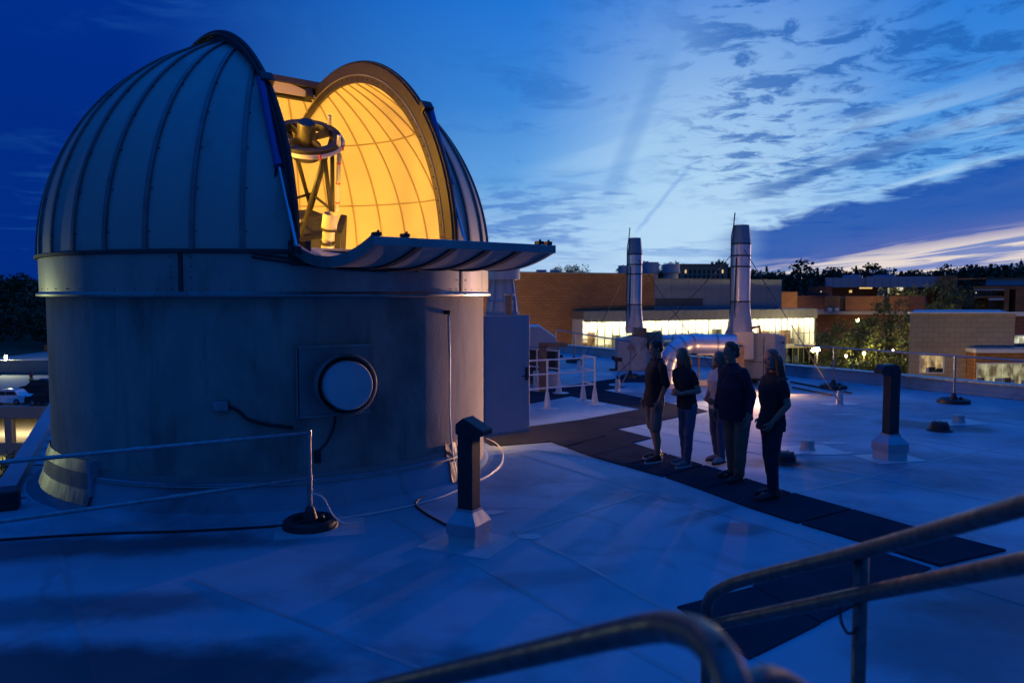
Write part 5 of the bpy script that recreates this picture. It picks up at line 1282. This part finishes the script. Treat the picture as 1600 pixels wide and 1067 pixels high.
def tree(px, Y, py_top, k, label, rot=0.0, base=GZ):
    H = (15.5, 14, 16.5, 6.5)[k]; p = at(px, 500, Y); s_ = (zat(py_top, Y) - base) / H
    t_ = thing('leafy_tree', label, 'tree', (p.x, p.y, base), rot, 'trees between the buildings'); t_.scale = (s_, s_, s_)
    for nm, me in zip(('trunk', 'crown'), TM_[k]): fin(me, nm, t_, world=False)
tree(1300, 118, 505, 0, 'broad tree nearest the bright street lamp, right of the glass front')
tree(1342, 112, 500, 1, 'tree in the middle of the group before the brick blocks', 1.2)
tree(1392, 116, 476, 2, 'tallest tree of the group, against the tan building corner', 2.2)
tree(1370, 128, 498, 0, 'tree half hidden behind the tallest tree of the group', 4.0)
tree(1412, 106, 500, 1, 'tree touching the tan building left corner', 3.3)
tree(1268, 130, 508, 2, 'tree beside the right end of the glass front', .6)
tree(1405, 165, 452, 1, 'tree standing over the brick blocks near their right end', 5.0, GZ + 2)
tree(1440, 175, 446, 0, 'broad dark tree before the brick end of the blue building', 2.7, GZ + 2)
tree(1475, 170, 444, 2, 'tall dark tree right of the blue building', 1.0, GZ + 2)
tree(1512, 178, 450, 1, 'rounded tree before the banded brick building', .2, GZ + 2)
tree(1458, 150, 470, 0, 'tree rising just behind the tan building roof', 3.9, GZ + 2)
for i, (px, Y, py) in enumerate(((1285, 92, 566), (1318, 88, 562), (1372, 80, 560), (1402, 84, 562), (1345, 95, 565))):
    p = at(px, 540, Y); 
    tree(px, Y, py, 3, ('bright young tree under the street lamp, lowest left', 'lit young tree second from the street lamp', 'lit young tree above the right vent hood', 'lit young tree touching the tan building foot', 'lit young tree between the two trunks')[i], i * 1.3, GZ)
tree(12, 66, 742, 1, 'tree before the lower levels of the parking garage at the left edge', .5, GZ - 6)
tree(84, 60, 688, 0, 'tree right up against the observatory edge before the garage', 1.9, GZ - 6)
# far woods
rnd = random.Random(21); fm = MB()
def far_tree(x, y, H, conif):
    z = terrain(x, y); r = H * (.22 if conif else .36)
    for k in range(110 if conif else 170):
        if conif:
            t_ = rnd.random(); rr = r * (1 - t_) * rnd.uniform(.5, 1.1); a = rnd.uniform(0, 6.3); p = Vector((x + rr * cos(a), y + rr * sin(a), z + H * (.1 + .9 * t_)))
        else:
            v = Vector((rnd.gauss(0, 1), rnd.gauss(0, 1), rnd.gauss(0, 1))).normalized() * rnd.uniform(.6, 1.05); p = Vector((x + v.x * r, y + v.y * r, z + H * .60 + v.z * H * .40))
        s_ = H * rnd.uniform(.03, .075); u = Vector((rnd.gauss(0, 1), rnd.gauss(0, 1), rnd.gauss(0, 1))).normalized(); w_ = u.orthogonal().normalized(); x_ = u.cross(w_); o = len(fm.v)
        fm.v += [p + w_ * s_, p + x_ * s_ * .8, p - w_ * s_, p - x_ * s_ * .8]; fm.f.append((o, o + 1, o + 2, o + 3))
for k in range(1500):
    az = R_(rnd.choice((rnd.uniform(13, 36), rnd.uniform(13, 36), rnd.uniform(-40, -26), rnd.uniform(-4, 13)))); d = rnd.uniform(260, 520)
    if R_(-4) < az < R_(13): d = rnd.uniform(380, 520)
    far_tree(d * sin(az), d * cos(az), rnd.uniform(6, 11) + max(0, noise.noise(Vector((az * 22, d * .01, 0)))) * 9 + (4 if rnd.random() < .05 else 0), rnd.random() < .22)
o = fm.build('distant_woods', leaf_b); tag(o, 'dark wooded hills along the horizon', 'woods', kind='stuff')
for i, (px, py, k) in enumerate(((892, 419, 0), (905, 417, 1), (880, 420, 2))):
    tree(px, 260, py, k, ('right', 'middle', 'left')[i] + ' one of the small treetops over the brick hall roof' if False else ('middle small treetop above the brick hall roof', 'rightmost small treetop above the brick hall roof', 'leftmost small treetop above the brick hall roof')[i], i, GZ + 6)

# ------------------------------------------------------------------ streets and lamps
MB().lim(-30, 140, 90, 150, GZ, GZ + .03).build('road', asph); tag(bpy.data.objects['road'], kind='structure')
MB().lim(-12, 90, 74, 88, GZ, GZ + .15).build('pavement', conc2); tag(bpy.data.objects['pavement'], kind='structure')
def lamp(px, py, Y, label, watts, col, m=lamp_warm, r=.32):
    p = at(px, py, Y); t_ = thing('street_lamp', label, 'street lamp', (p.x, p.y, GZ), 0, 'lit street lamps among the trees')
    MB().tube([(p.x, p.y, GZ), (p.x, p.y, p.z - .1)], .08, 8).build('pole', dark_m, t_)
    MB().lathe([(.08, .22), (.26, .26), (.2, .34), (0, .38)], 12, (p.x, p.y, p.z)).build('lamp_hood', dark_m, t_)
    MB().ell((p.x, p.y, p.z), r, 12, 8).build('globe', m, t_, smooth=True)
    light('street_light', (p.x, p.y - .6, p.z - .1), watts, col, .3, t_)
lamp_hot = mat('street_lamp_glow', (.9, .9, .8), emit=(1, .90, .62), es=60)
lamp(1277, 546, 100, 'dazzling white-yellow street lamp at the end of the glass front', 3000, (1, .80, .36), lamp_hot, .30)
lamp(1394, 548, 122, 'small lit lamp low among the trees beside the tan building', 1800, (1, .66, .20), lamp_hot, .22)
lamp(1350, 552, 104, 'small lit lamp between the tree trunks', 1600, (1, .68, .22), lamp_warm, .2)
lamp(1322, 556, 128, 'faint lit lamp deep behind the tree trunks', 2200, (1, .68, .22), lamp_hot, .2)

lamp(835, 560, 66, 'street lamp in the yard before the left of the brick hall', 11000, (1, .68, .32))
lamp(960, 585, 72, 'street lamp in the yard before the middle of the brick hall', 7000, (1, .68, .32))
lamp(1500, 640, 46, 'street lamp in the yard before the tan building', 7500, (1, .70, .34))
lamp(1340, 500, 138, 'added hidden street lamp behind the tree group, brightening the brick blocks', 6000, (1, .66, .28))  # this and the next two: added out of sight to brighten the middle-distance buildings
lamp(1530, 506, 150, 'added hidden street lamp behind the tan building roof', 2000, (1, .66, .28))
lamp(1322, 470, 172, 'added hidden street lamp brightening the blue metal-clad building', 7000, (1, .72, .38))
lp_ = thing('street_lamp', 'street lamp on a pole beyond the left roof edge, out of the picture', 'street lamp', (-21, 17, GZ), 0, 'lit street lamps among the trees')
MB().tube([(-21, 17, GZ), (-21, 17, 1.4)], .08, 8).build('pole', dark_m, lp_); MB().ell((-21, 17, 1.5), .2, 12, 8).build('globe', lamp_warm, lp_, smooth=True)
light('street_light', (-20.7, 17, 1.5), 650, (.85, 1, .45), .2, lp_)
# ------------------------------------------------------------------ parking garage at the left
Y = 78; gz = thing('parking_garage', 'concrete parking garage with lit lower decks at the far left', 'garage', (*at(-20, 640, Y).xy, GZ - 14))
gx0, gx1 = xat(-500, Y), xat(190, Y)
zd = zat(641, Y); fh = 3.8
GD = [zd, zd - fh, zd - 2 * fh, zd - 3 * fh]
for i, z in enumerate(GD):
    MB().lim(gx0, gx1, Y, Y + 34, z - .45, z).build('deck', conc2, gz)
    MB().lim(gx0, gx1, Y - .25, Y - .002, z - .75, z + (.42 if i == 0 else .55)).build('parapet', conc2, gz)
for k in range(12):
    x = xat(58 - 52 * k, Y); MB().lim(x - .35, x + .35, Y - .2, Y + .5, GZ - 14, zd - .46).build('column', conc2, gz)
MB().lim(gx0, gx1, Y + 30, Y + 30.4, GZ - 14, zd - .5).build('back_wall', conc2, gz)
zu = zd + 1.4
MB().lim(gx0, gx1, Y + 36, Y + 60, zu - .4, zu).build('upper_deck', conc2, gz); MB().lim(gx0, gx1, Y + 35.7, Y + 35.99, zu - 1.2, zu + .6).build('upper_parapet', conc2, gz)
MB().lim(gx0, gx1, Y + 60.1, Y + 60.5, zu, zu + 1.2).build('end_parapet', brick_d, gz)
for i in (1, 2):
    for px in (-60, 10, 60):
        p = at(px, 600, Y + 8); q = Vector((p.x, Y + 8, GD[i] + 2.45))
        MB().lim(q.x - .6, q.x + .6, q.y - .1, q.y + .1, q.z + .02, q.z + .1).build('deck_light', lamp_warm, gz)
        light('deck_lamp', q - Vector((0, 0, .15)), 800, (1, .78, .42), .3, gz)
def car(c, yaw, body_m, label, L=4.5, Wd=1.8, Hh=1.55, rack=False):
    t_ = thing('parked_car', label, 'car', c, yaw, 'cars parked in the garage')
    prof = [(-.5, .22), (-.5, .50), (-.475, .60), (-.36, .64), (-.26, .97), (-.10, 1.0), (.18, .99), (.33, .68), (.47, .60), (.5, .48), (.5, .22)]
    def sec(y, sc): return [Vector((x * L, y, z * Hh * (sc if z > .65 else 1))) for x, z in prof]
    mb = MB(); secs = [(-.5, .96), (-.46, 1), (.46, 1), (.5, .96)]; n = len(prof)
    for k, (y, q) in enumerate(secs): mb.v += [Vector((v.x * (1 if abs(y) < .49 else .985), (y if v.z < .65 * Hh else y * .84) * Wd, v.z)) for v in sec(y, 1)]
    for k in range(3): mb.f += [(k * n + j, k * n + (j + 1) % n, (k + 1) * n + (j + 1) % n, (k + 1) * n + j) for j in range(n)]
    mb.f += [tuple(range(n)), tuple(reversed(range(3 * n, 4 * n)))]
    b_ = mb.build('body', body_m, t_, world=False, bev=.04, smooth=35)
    for y in (-1, 1):
        for (xa, xb, xc, xd) in ((-.33, -.255, -.06, -.06), (-.045, -.045, .17, .29)):
            mb = MB(); yy = lambda z: y * ((.5 * (1 - (z - .65) * .16 / .35 * 1.0)) * Wd + .012)
            mb.v = [Vector((xa * L, yy(.68), .68 * Hh)), Vector((xb * L, yy(.94), .94 * Hh)), Vector((xc * L, yy(.94), .94 * Hh)), Vector((xd * L, yy(.68), .68 * Hh))]; mb.f = [(0, 1, 2, 3)]
            mb.build('side_window', black_m, t_, world=False)
    for x in (-.31, .31):
        for y in (-1, 1):
            mm = Matrix.Rotation(pi / 2, 3, 'X'); w_ = MB().lathe([(0, -.11), (.30, -.11), (.33, -.08), (.33, .08), (.30, .11), (0, .11)], 20, (x * L, y * (Wd / 2 - .08), .33), mm).build('wheel', black_m, t_, world=False, smooth=35)
            MB().lathe([(0, -.12), (.19, -.118), (.20, -.1), (.20, .1), (.19, .118), (0, .12)], 12, (x * L, y * (Wd / 2 - .08), .33), mm).build('rim', galv, w_, world=False)
    for y in (-.62, .62): MB().box((L * .493, y, .52 * Hh), (.06, .32, .14)).build('headlight', white_p, t_, world=False, bev=.02); MB().box((-L * .494, y, .56 * Hh), (.05, .28, .16)).build('tail_light', red_m, t_, world=False, bev=.02)
    if rack:
        for y in (-.6, .6): MB().box((-.05, y, Hh + .06), (1.6, .05, .05)).build('roof_rail', dark_m, t_, world=False)
    return t_
white_car = mat('white_car_paint', (.75, .76, .78), .25); black_car = mat('black_car_paint', (.012, .013, .016), .2); grey_car = mat('grey_car_paint', (.12, .12, .13), .3)
for px, Yc, m, lab, yaw, rk in ((14, Y + 4.5, white_car, 'white car parked on the garage roof deck at the left edge', pi, True), (80, Y + 3.8, black_car, 'dark car on the garage deck beside the observatory wall', pi, True)):
    p = at(px, 640, Yc); car((p.x, Yc, zd + .005), yaw, m, lab, rack=rk)
p = at(70, 640, Y + 11); car((p.x, Y + 11, zd + .005), pi, black_car, 'black tall car behind the dark car on the garage deck', 4.7, 1.9, 1.9)
p = at(30, 640, Y + 5); car((p.x, Y + 5, GD[2] + .005), pi, grey_car, 'grey car on the lit lower garage level')
p = at(66, 640, Y + 6); car((p.x, Y + 6, GD[2] + .005), pi, white_car, 'pale car half hidden on the lit lower garage level')
p = at(11, 600, Y + 37); t_ = thing('deck_lamp_post', 'slim lamp post on the upper garage deck at the left edge', 'lamp post', (p.x, p.y, zu))
ztop = zat(555, Y + 37)
MB().tube([(p.x, p.y, zu), (p.x, p.y, ztop)], .11, 8).build('pole', dark_m, t_); MB().lim(p.x - .18, p.x + .18, p.y - .12, p.y + .12, ztop - 2.2, ztop).build('lamp_head', mat('dim_lamp', (.8, .8, .8), emit=(.9, .95, 1), es=.35), t_, bev=.05); light('deck_post_light', (p.x + .6, p.y - .6, ztop), 2500, (.9, .95, .55), .3, t_)
p = at(50, 620, Y + 20); t_ = thing('fire_hydrant', 'small red and yellow standpipe on the garage deck', 'standpipe', (p.x, p.y, zd))
MB().lathe([(.22, 0), (.22, .8), (.3, .85), (.3, 1.0), (.1, 1.2), (0, 1.2)], 12, (p.x, p.y, zd)).build('body', mat('yellow_paint', (.6, .35, .03), .5), t_, smooth=35); MB().lathe([(.18, 1.2), (.22, 1.25), (.2, 1.75), (.05, 1.95), (0, 1.95)], 12, (p.x, p.y, zd)).build('cap', red_m, t_, smooth=35)
# ------------------------------------------------------------------ people
skin_m = mat('skin', (.31, .175, .11), .5, col2=(.27, .15, .095), scale=9)
eye_m = mat('eye', (.30, .27, .25), .3); iris_m = mat('iris', (.03, .02, .015), .2)
def remesh(mb, voxel, amp=0.0, freq=(9, 9, 4), it=2):
    me = mb.mesh('tmp'); ob = bpy.data.objects.new('tmp', me); work = bpy.data.scenes.new('work'); work.collection.objects.link(ob)
    r = ob.modifiers.new('r', 'REMESH'); r.mode = 'VOXEL'; r.voxel_size = voxel
    s_ = ob.modifiers.new('s', 'SMOOTH'); s_.iterations = it; s_.factor = .5
    vl = work.view_layers[0]; vl.update(); dg = vl.depsgraph; out = bpy.data.meshes.new_from_object(ob.evaluated_get(dg))
    bpy.data.scenes.remove(work); bpy.data.objects.remove(ob); bpy.data.meshes.remove(me)
    if amp:
        nrms = [v.normal.copy() for v in out.vertices]
        for v, nn in zip(out.vertices, nrms):
            c = v.co; q = noise.noise(Vector((c.x * freq[0], c.y * freq[1], c.z * freq[2]))) + .5 * noise.noise(Vector((c.x * freq[0] * 2.3 + 7, c.y * freq[1] * 2.3, c.z * freq[2] * 2.6)))
            v.co = c + nn * q * amp
    return out
def hand(mb, w, d, n, side, curl=.5):
    """palm and five fingers from wrist w along d; n is the palm normal (palm side)"""
    d = Vector(d).normalized(); n = Vector(n); n = (n - d * n.dot(d)).normalized(); s_ = d.cross(n) * side
    m = Matrix((s_, n, d)).transposed(); w = Vector(w)
    mb.cone(w - d * .03, w + d * .03, .027, .028, 10); mb.ell(w + d * .055, (.042, .018, .052), 14, 10, m)
    for k, (off, L) in enumerate(((.031, .070), (.011, .080), (-.010, .074), (-.029, .058))):
        a = w + d * .095 + s_ * off; b = a + (d * cos(curl * .7) + n * sin(curl * .7)) * L * .52; c = b + (d * cos(curl * 1.7) + n * sin(curl * 1.7)) * L * .5
        mb.cone(a - d * .02, b, .0098, .0088, 8); mb.cone(b, c, .0088, .0074, 8)
    a = w + d * .035 + s_ * .032; b = a + (d * .6 + s_ * .6 + n * .35).normalized() * .042; c = b + (d * .85 + s_ * .1 + n * .45).normalized() * .032
    mb.cone(a, b, .0135, .011, 8); mb.cone(b, c, .011, .0085, 8)
def head_prims(fem):
    h = MB()
    h.ell((0, -.004, 1.668), (.076, .094, .092), 18, 14); h.ell((0, .030, 1.615), (.062, .068, .075), 18, 14)
    h.ell((0, .058, 1.565), (.042 if fem else .048, .036, .026), 14, 10); h.ell((0, .074, 1.672), (.052, .022, .020), 14, 8)
    h.cone((0, .094, 1.652), (0, .112, 1.628), .009, .012, 8); h.ell((0, .104, 1.617), (.019, .013, .010), 10, 8)
    h.ell((0, .088, 1.588), (.025, .011, .006), 12, 8); h.ell((0, .086, 1.577), (.022, .011, .007), 12, 8)
    h.ell((-.040, .060, 1.628), (.022, .024, .02), 10, 8); h.ell((.040, .060, 1.628), (.022, .024, .02), 10, 8)
    for sx in (-1, 1): h.ell((sx * .077, -.006, 1.632), (.010, .020, .031), 10, 8)
    h.cone((-.052, .0, 1.585), (-.030, .055, 1.560), .022, .018, 10); h.cone((.052, .0, 1.585), (.030, .055, 1.560), .022, .018, 10)
    return h
def person(label, foot, H, rz, bw, feet, arms, hyaw, hpitch, fem, hair, hair_col, top, bottom, shoe, sleeve, shorts=False, long_shirt=.80, belly=0.0, sole=None, lean=0.0, sway=0.0, twist=0.0, slump=0.0):
    root = thing('person', label, 'person', (*foot, roof_z(foot[0], foot[1]) + .02), rz, 'people watching the open dome')
    k = H / 1.75; root.scale = (k, k, k)
    def posed(c):                                            # weight on one hip, shoulders turned against the pelvis, slight stoop
        u = max(0.0, min(1.0, (c.z - .88) / .55)); u = u * u * (3 - 2 * u)
        w1 = math.sin(pi * max(0.0, min(1.0, c.z / 1.5))); a = twist * u; ca, sa = cos(a), sin(a)
        return Vector((c.x * ca - c.y * sa + sway * w1 - sway * .7 * u, c.x * sa + c.y * ca + slump * max(0, c.z - 1.0) ** 2 * 2.2 - slump * .10 * w1, c.z - abs(sway) * .25 * u + sway * .35 * c.x * u))
    def put(me, name, m, smooth=True, parent=None):
        for v in me.vertices: v.co = posed(v.co)
        me.materials.append(m); return fin(me, name, parent or root, smooth=smooth, world=False)
    sw = .180 * (1.0 if not fem else .90) * (1 + (bw - 1) * .6)
    hipx = .092 * (1 + (bw - 1) * .5)
    HMx = Matrix.Translation((0, lean, 1.53)) @ Matrix.Rotation(hyaw, 4, 'Z') @ Matrix.Rotation(-hpitch, 4, 'X') @ Matrix.Translation((0, 0, -1.53))
    body = MB()
    body.loft([(0, -.005, .84, .15 * bw, .11 * bw), (0, 0, .93, .165 * bw, .118 * bw), (0, .005, 1.06, .138 * bw, .100 * bw), (0, .01, 1.20, .150 * bw, .108 * bw), (0, .008, 1.33, .165 * bw, .112), (0, 0, 1.42, .130 * bw, .085), (0, lean * .6, 1.475, .08, .07), (0, lean, 1.50, .06, .06)])
    body.cone((0, lean * .7 - .01, 1.44), (0, lean + .008, 1.575), .062 if not fem else .053, .055 if not fem else .046)
    hd = head_prims(fem); hd.v = [HMx @ v for v in hd.v]; body.add(hd.v, hd.f)
    K = []
    for sx, (fx_, fy_) in zip((-1, 1), feet):
        hip = Vector((sx * hipx, 0, .90)); ank = Vector((fx_, fy_ - .03, .085)); kn = hip.lerp(ank, .52) + Vector((sx * .006, .022, 0)); K.append((hip, kn, ank))
        body.cone(hip, kn, .086 * bw, .056 * bw); body.cone(kn, kn.lerp(ank, .45) + Vector((0, -.018, 0)), .054, .056 * (1 + (bw - 1) * .4)); body.cone(kn.lerp(ank, .4) + Vector((0, -.015, 0)), ank, .054, .037)
        body.cone(ank, ank + Vector((0, .15, -.05)), .038, .03)
    AR = []
    for sx, (elb, wr, hdv, pn, curl) in zip((-1, 1), arms):
        sh = Vector((sx * sw, 0, 1.405)); elb = Vector(elb); wr = Vector(wr); AR.append((sh, elb, wr))
        body.cone(sh, elb, .044 * (1 + (bw - 1) * .5), .041); body.cone(elb, elb.lerp(wr, .35), .042, .041); body.cone(elb.lerp(wr, .3), wr, .041, .027)
        hand(body, wr, hdv, pn, sx, curl)
    put(remesh(body, .0066, it=2), 'body', skin_m)
    for sx in (-1, 1):
        p = HMx @ Vector((sx * .030, .0815, 1.648)); e_ = put(MB().ell(p, (.0125, .0105, .0075), 10, 8).mesh('eye'), 'eye', eye_m)
        q = HMx @ Vector((sx * .030, .0885, 1.648)); put(MB().ell(q, .0052, 8, 6).mesh('iris'), 'iris', iris_m, parent=e_)
    # shirt
    b2 = bw * 1.0; s_ = MB(); b_ = belly
    s_.loft([(0, .0 + b_ * .3, long_shirt, .178 * b2, .132 * b2 + b_ * .5), (0, .0 + b_ * .4, .90, .182 * b2, .136 * b2 + b_ * .6), (0, .005 + b_ * .6, 1.06, .162 * b2 + b_ * .3, .122 * b2 + b_ * .7), (0, .012 + b_ * .4, 1.18, .170 * b2, .126 * b2 + b_ * .4 + (.012 if fem else 0)), (0, .012, 1.30, .186 * b2, .128 + (.016 if fem else 0)), (0, .004, 1.39, .186 * b2, .112), (0, lean * .4, 1.445, .135, .088), (0, lean * .7 - .004, 1.482, .080, .073)], p=2.6)
    for (sh, elb, wr) in AR:
        s_.cone((sh.x * .35, lean * .4, 1.432), (sh.x * .93, 0, 1.402), .050, .057)
        if sleeve <= 1: s_.cone(sh + Vector((0, 0, -.012)), sh.lerp(elb, sleeve), .064 * (1 + (bw - 1) * .4), .064 * (1 + (bw - 1) * .4))
        else: s_.cone(sh + Vector((0, 0, -.01)), elb, .065 * (1 + (bw - 1) * .5), .056); s_.cone(elb, elb.lerp(wr, sleeve - 1), .056, .044)
    sm = put(remesh(s_, .011, .011, (8, 8, 7)), 'shirt', top)
    col_ = MB().lathe([(.076, .0), (.082, .025), (.074, .045), (.066, .03), (.068, .0)], 20, (0, lean * .75 - .002, 1.463), closed=True); put(col_.mesh('collar'), 'collar', top, parent=sm)
    # trousers
    t_ = MB(); t_.loft([(0, -.005, .80, .155 * bw, .118 * bw), (0, 0, .88, .176 * bw, .128 * bw), (0, .0, .95, .172 * bw, .122 * bw), (0, .004, 1.02, .155 * bw, .112 * bw)])
    for hip, kn, ank in K:
        if shorts: t_.cone(hip, kn + Vector((0, 0, .03)), .102 * bw, .090 * bw)
        else: t_.cone(hip, kn, .100 * bw, .076 * bw); t_.cone(kn, ank + Vector((0, .004, .015)), .074 * bw, .062 * (1 + (bw - 1) * .5)); 
    put(remesh(t_, .011, .008, (9, 9, 9)), 'shorts' if shorts else 'trousers', bottom)
    # shoes
    for (hip, kn, ank), (fx_, fy_), sx in zip(K, feet, (-1, 1)):
        f_ = MB(); c = Vector((fx_, fy_, 0)); m = Matrix.Rotation(-sx * .16, 3, 'Z')
        f_.cone(c + m @ Vector((0, -.06, .055)), c + m @ Vector((0, .10, .045)), .045, .046); f_.cone(c + m @ Vector((0, .08, .045)), c + m @ Vector((0, .165, .035)), .046, .036); f_.cone(ank + Vector((0, 0, -.01)), c + m @ Vector((0, .03, .06)), .047, .044)
        f_.cone(c + m @ Vector((0, -.07, .05)), ank + Vector((0, -.005, .02)), .04, .044)
        f_.v = [Vector((v.x, v.y, max(v.z, .022))) for v in f_.v]
        so = put(remesh(f_, .008), 'shoe', shoe)
        pts = [c + m @ Vector((x, y, .0)) for x, y in ((-.034, -.10), (.0, -.115), (.034, -.10), (.042, -.03), (.050, .08), (.044, .16), (.015, .205), (-.020, .205), (-.044, .16), (-.046, .08), (-.040, -.03))]
        put(MB().ext(pts, (0, 0, .028)).mesh('sole'), 'sole', sole or black_m, False, so)
    # hair
    rnd = random.Random(hash(label) % 1000 if False else int(H * 1000)); h = MB()
    h.ell((0, -.020, 1.688), (.082, .094, .082), 20, 14); h.ell((0, -.052, 1.640), (.076, .058, .075), 18, 12)
    if hair == 'short':
        for q in range(34):
            a = rnd.uniform(-2.6, 2.6) - pi / 2; e_ = rnd.uniform(.1, 1.5); d = Vector((cos(a) * cos(e_), sin(a) * cos(e_), sin(e_))); p = Vector((0, -.018, 1.69)) + Vector((d.x * .078, d.y * .09, d.z * .08)); h.cone(p, p + d * .004 + Vector((rnd.uniform(-.010, .010), .008, rnd.uniform(-.004, .004))), .017, .012, 6)
        for sx in (-1, 1): h.cone((sx * .070, .016, 1.668), (sx * .073, .012, 1.632), .012, .008, 6)
        h.cone((-.035, .046, 1.742), (.040, .047, 1.739), .016, .016, 8)
        h.v = [HMx @ v for v in h.v]; put(remesh(h, .0075, .005, (60, 60, 30), 2), 'hair', hair_col)
    else:
        L = {'long': .30, 'mid': .16}[hair]
        for sx in (-1, 1):
            h.cone((sx * .066, -.012, 1.69), (sx * .082, -.006, 1.58), .034, .036, 10); h.cone((sx * .082, -.008, 1.58), (sx * .088, .012 if hair == 'long' else -.02, 1.56 - L * .62), .037, .024, 10)
        h.loft([(0, -.075, 1.56 - L, .070, .022), (0, -.082, 1.56 - L * .5, .088, .034), (0, -.072, 1.58, .088, .046), (0, -.050, 1.66, .080, .052)])
        h.v = [HMx @ v if v.z > 1.53 else Vector((HMx.to_3x3() @ (v - Vector((0, 0, 1.53)))) * ((1.53 - v.z) * 0 + 1)) + Vector((0, lean, 1.53)) for v in h.v]
        hm = put(remesh(h, .0085, .007, (38, 38, 5), 1), 'hair', hair_col)
        w_ = MB()
        for q in range(90):
            a = rnd.uniform(-pi * .98, -.02) if rnd.random() < .75 else rnd.choice((rnd.uniform(-.4, .35), rnd.uniform(pi - .35, pi + .4)))
            x, y = cos(a), sin(a); p0 = Vector((x * .080, y * .085 - .02, 1.70)); p1 = Vector((x * (.098 + rnd.uniform(0, .014)), y * .105 - .015, 1.60)); p2 = Vector((x * (.105 + rnd.uniform(0, .03)), y * .115 - .01, 1.56 - L * rnd.uniform(.35, .8))); p3 = p2 + Vector((rnd.uniform(-.02, .02), rnd.uniform(-.015, .02), -L * .25))
            w_.tube([HMx @ p for p in smooth_pts([p0, p1, p2, p3], 1)], [.0035] * 16, 4)
        put(w_.mesh('hair_strands'), 'hair_strands', hair_col, True, hm)
    return root
hair_dark = mat('dark_hair', (.022, .014, .010), .45); hair_brown = mat('brown_hair', (.11, .052, .022), .42); hair_fair = mat('auburn_hair', (.20, .085, .035), .42)
black_cloth = mat('black_cotton', (.010, .010, .012), .9, col2=(.016, .015, .017), scale=20); navy_cloth = mat('dark_plum_shirt', (.016, .012, .022), .85, col2=(.024, .017, .03), scale=16)
white_cloth = mat('white_cotton', (.62, .60, .60), .85, col2=(.54, .52, .52), scale=12); khaki = mat('khaki_twill', (.17, .135, .085), .9, col2=(.13, .10, .065), scale=30)
short_m = mat('grey_khaki_shorts', (.24, .19, .14), .9, col2=(.18, .145, .105), scale=25); jean = mat('blue_denim', (.060, .080, .13), .9, col2=(.10, .12, .17), scale=18); jean_d = mat('dark_denim', (.014, .016, .026), .9, col2=(.024, .027, .04), scale=18)
shoe_blk = mat('black_shoe', (.012, .011, .011), .5); shoe_gr = mat('grey_sneaker', (.16, .17, .19), .7, col2=(.10, .105, .12), scale=20); shoe_pk = mat('pink_shoe', (.50, .28, .24), .7); sole_w = mat('white_sole', (.6, .6, .58), .6)
def footxy(px, py): q = G(px, py); return (q.x, q.y)
dn3 = (0, .05, -1)
a_down = lambda sx, f=.0, o=.25: ((sx * (o - .005), -.02 + f * .3, 1.13), (sx * (o + .005), .05 + f, .88), (0, .12, -1), (-sx, .15, 0), .45)
person('young man in dark shirt and shorts looking up, leftmost of the group', footxy(1023, 722), 1.755, R_(112), .95, ((-.11, .05), (.12, -.10)),
       (((-.235, -.05, 1.14), (-.215, .04, .905), (.1, .25, -1), (1, .1, 0), .6), ((.235, -.06, 1.14), (.205, .03, .90), (-.05, .15, -1), (-1, .1, 0), .4)), R_(-8), R_(20), False, 'short', hair_dark, black_cloth, short_m, shoe_blk, 1.12, shorts=True, long_shirt=.80, sole=sole_w, sway=.035, twist=R_(-6), slump=-.03)
person('woman with long auburn hair and clasped hands, second from left', footxy(1069, 729), 1.66, R_(118), .93, ((-.10, .07), (.10, -.07)),
       (((-.225, -.03, 1.14), (-.07, .19, 1.10), (1, .35, .10), (0, -.8, .5), .9), ((.225, -.05, 1.13), (.075, .19, 1.08), (-1, .35, .15), (0, -.8, .5), .9)), R_(-6), R_(2), True, 'long', hair_fair, black_cloth, jean, shoe_gr, .55, long_shirt=.86, sole=sole_w, sway=-.045, twist=R_(8), slump=.04)
person('person in white shirt and jeans mostly hidden behind the tall man', footxy(1123, 723), 1.60, R_(120), .92, ((-.10, .06), (.10, -.05)),
       (((-.22, -.02, 1.14), (-.12, .17, .98), (.8, .5, -.3), (.3, -.8, .4), .8), ((.22, -.03, 1.13), (.10, .18, .99), (-.9, .4, -.1), (0, -.8, .4), .8)), R_(0), R_(-2), True, 'mid', hair_fair, white_cloth, jean, shoe_pk, .6, long_shirt=.84, sway=.04, twist=R_(5), slump=.06)
person('tall heavy man in dark shirt and khaki trousers with arms hanging', footxy(1146, 751), 1.785, R_(122), 1.18, ((-.13, .08), (.13, -.09)),
       (a_down(-1, .06, .275), a_down(1, .02, .285)), R_(-14), R_(-2), False, 'short', hair_brown, navy_cloth, khaki, shoe_blk, 1.82, long_shirt=.78, belly=.045, sway=-.03, twist=R_(-9), slump=.07)
person('long-haired woman in black top with hand in pocket, rightmost of the group', footxy(1206, 781), 1.775, R_(98), 1.0, ((-.09, .06), (.10, -.05)),
       (((-.225, -.05, 1.13), (-.19, .09, .93), (.3, .4, -1), (1, .2, 0), .7), ((.235, -.085, 1.13), (.195, .04, .93), (-.15, .35, -1), (-1, .2, 0), .5)), R_(6), R_(3), True, 'long', hair_brown, black_cloth, jean_d, shoe_blk, .55, long_shirt=.80, sway=.045, twist=R_(7), slump=.05)
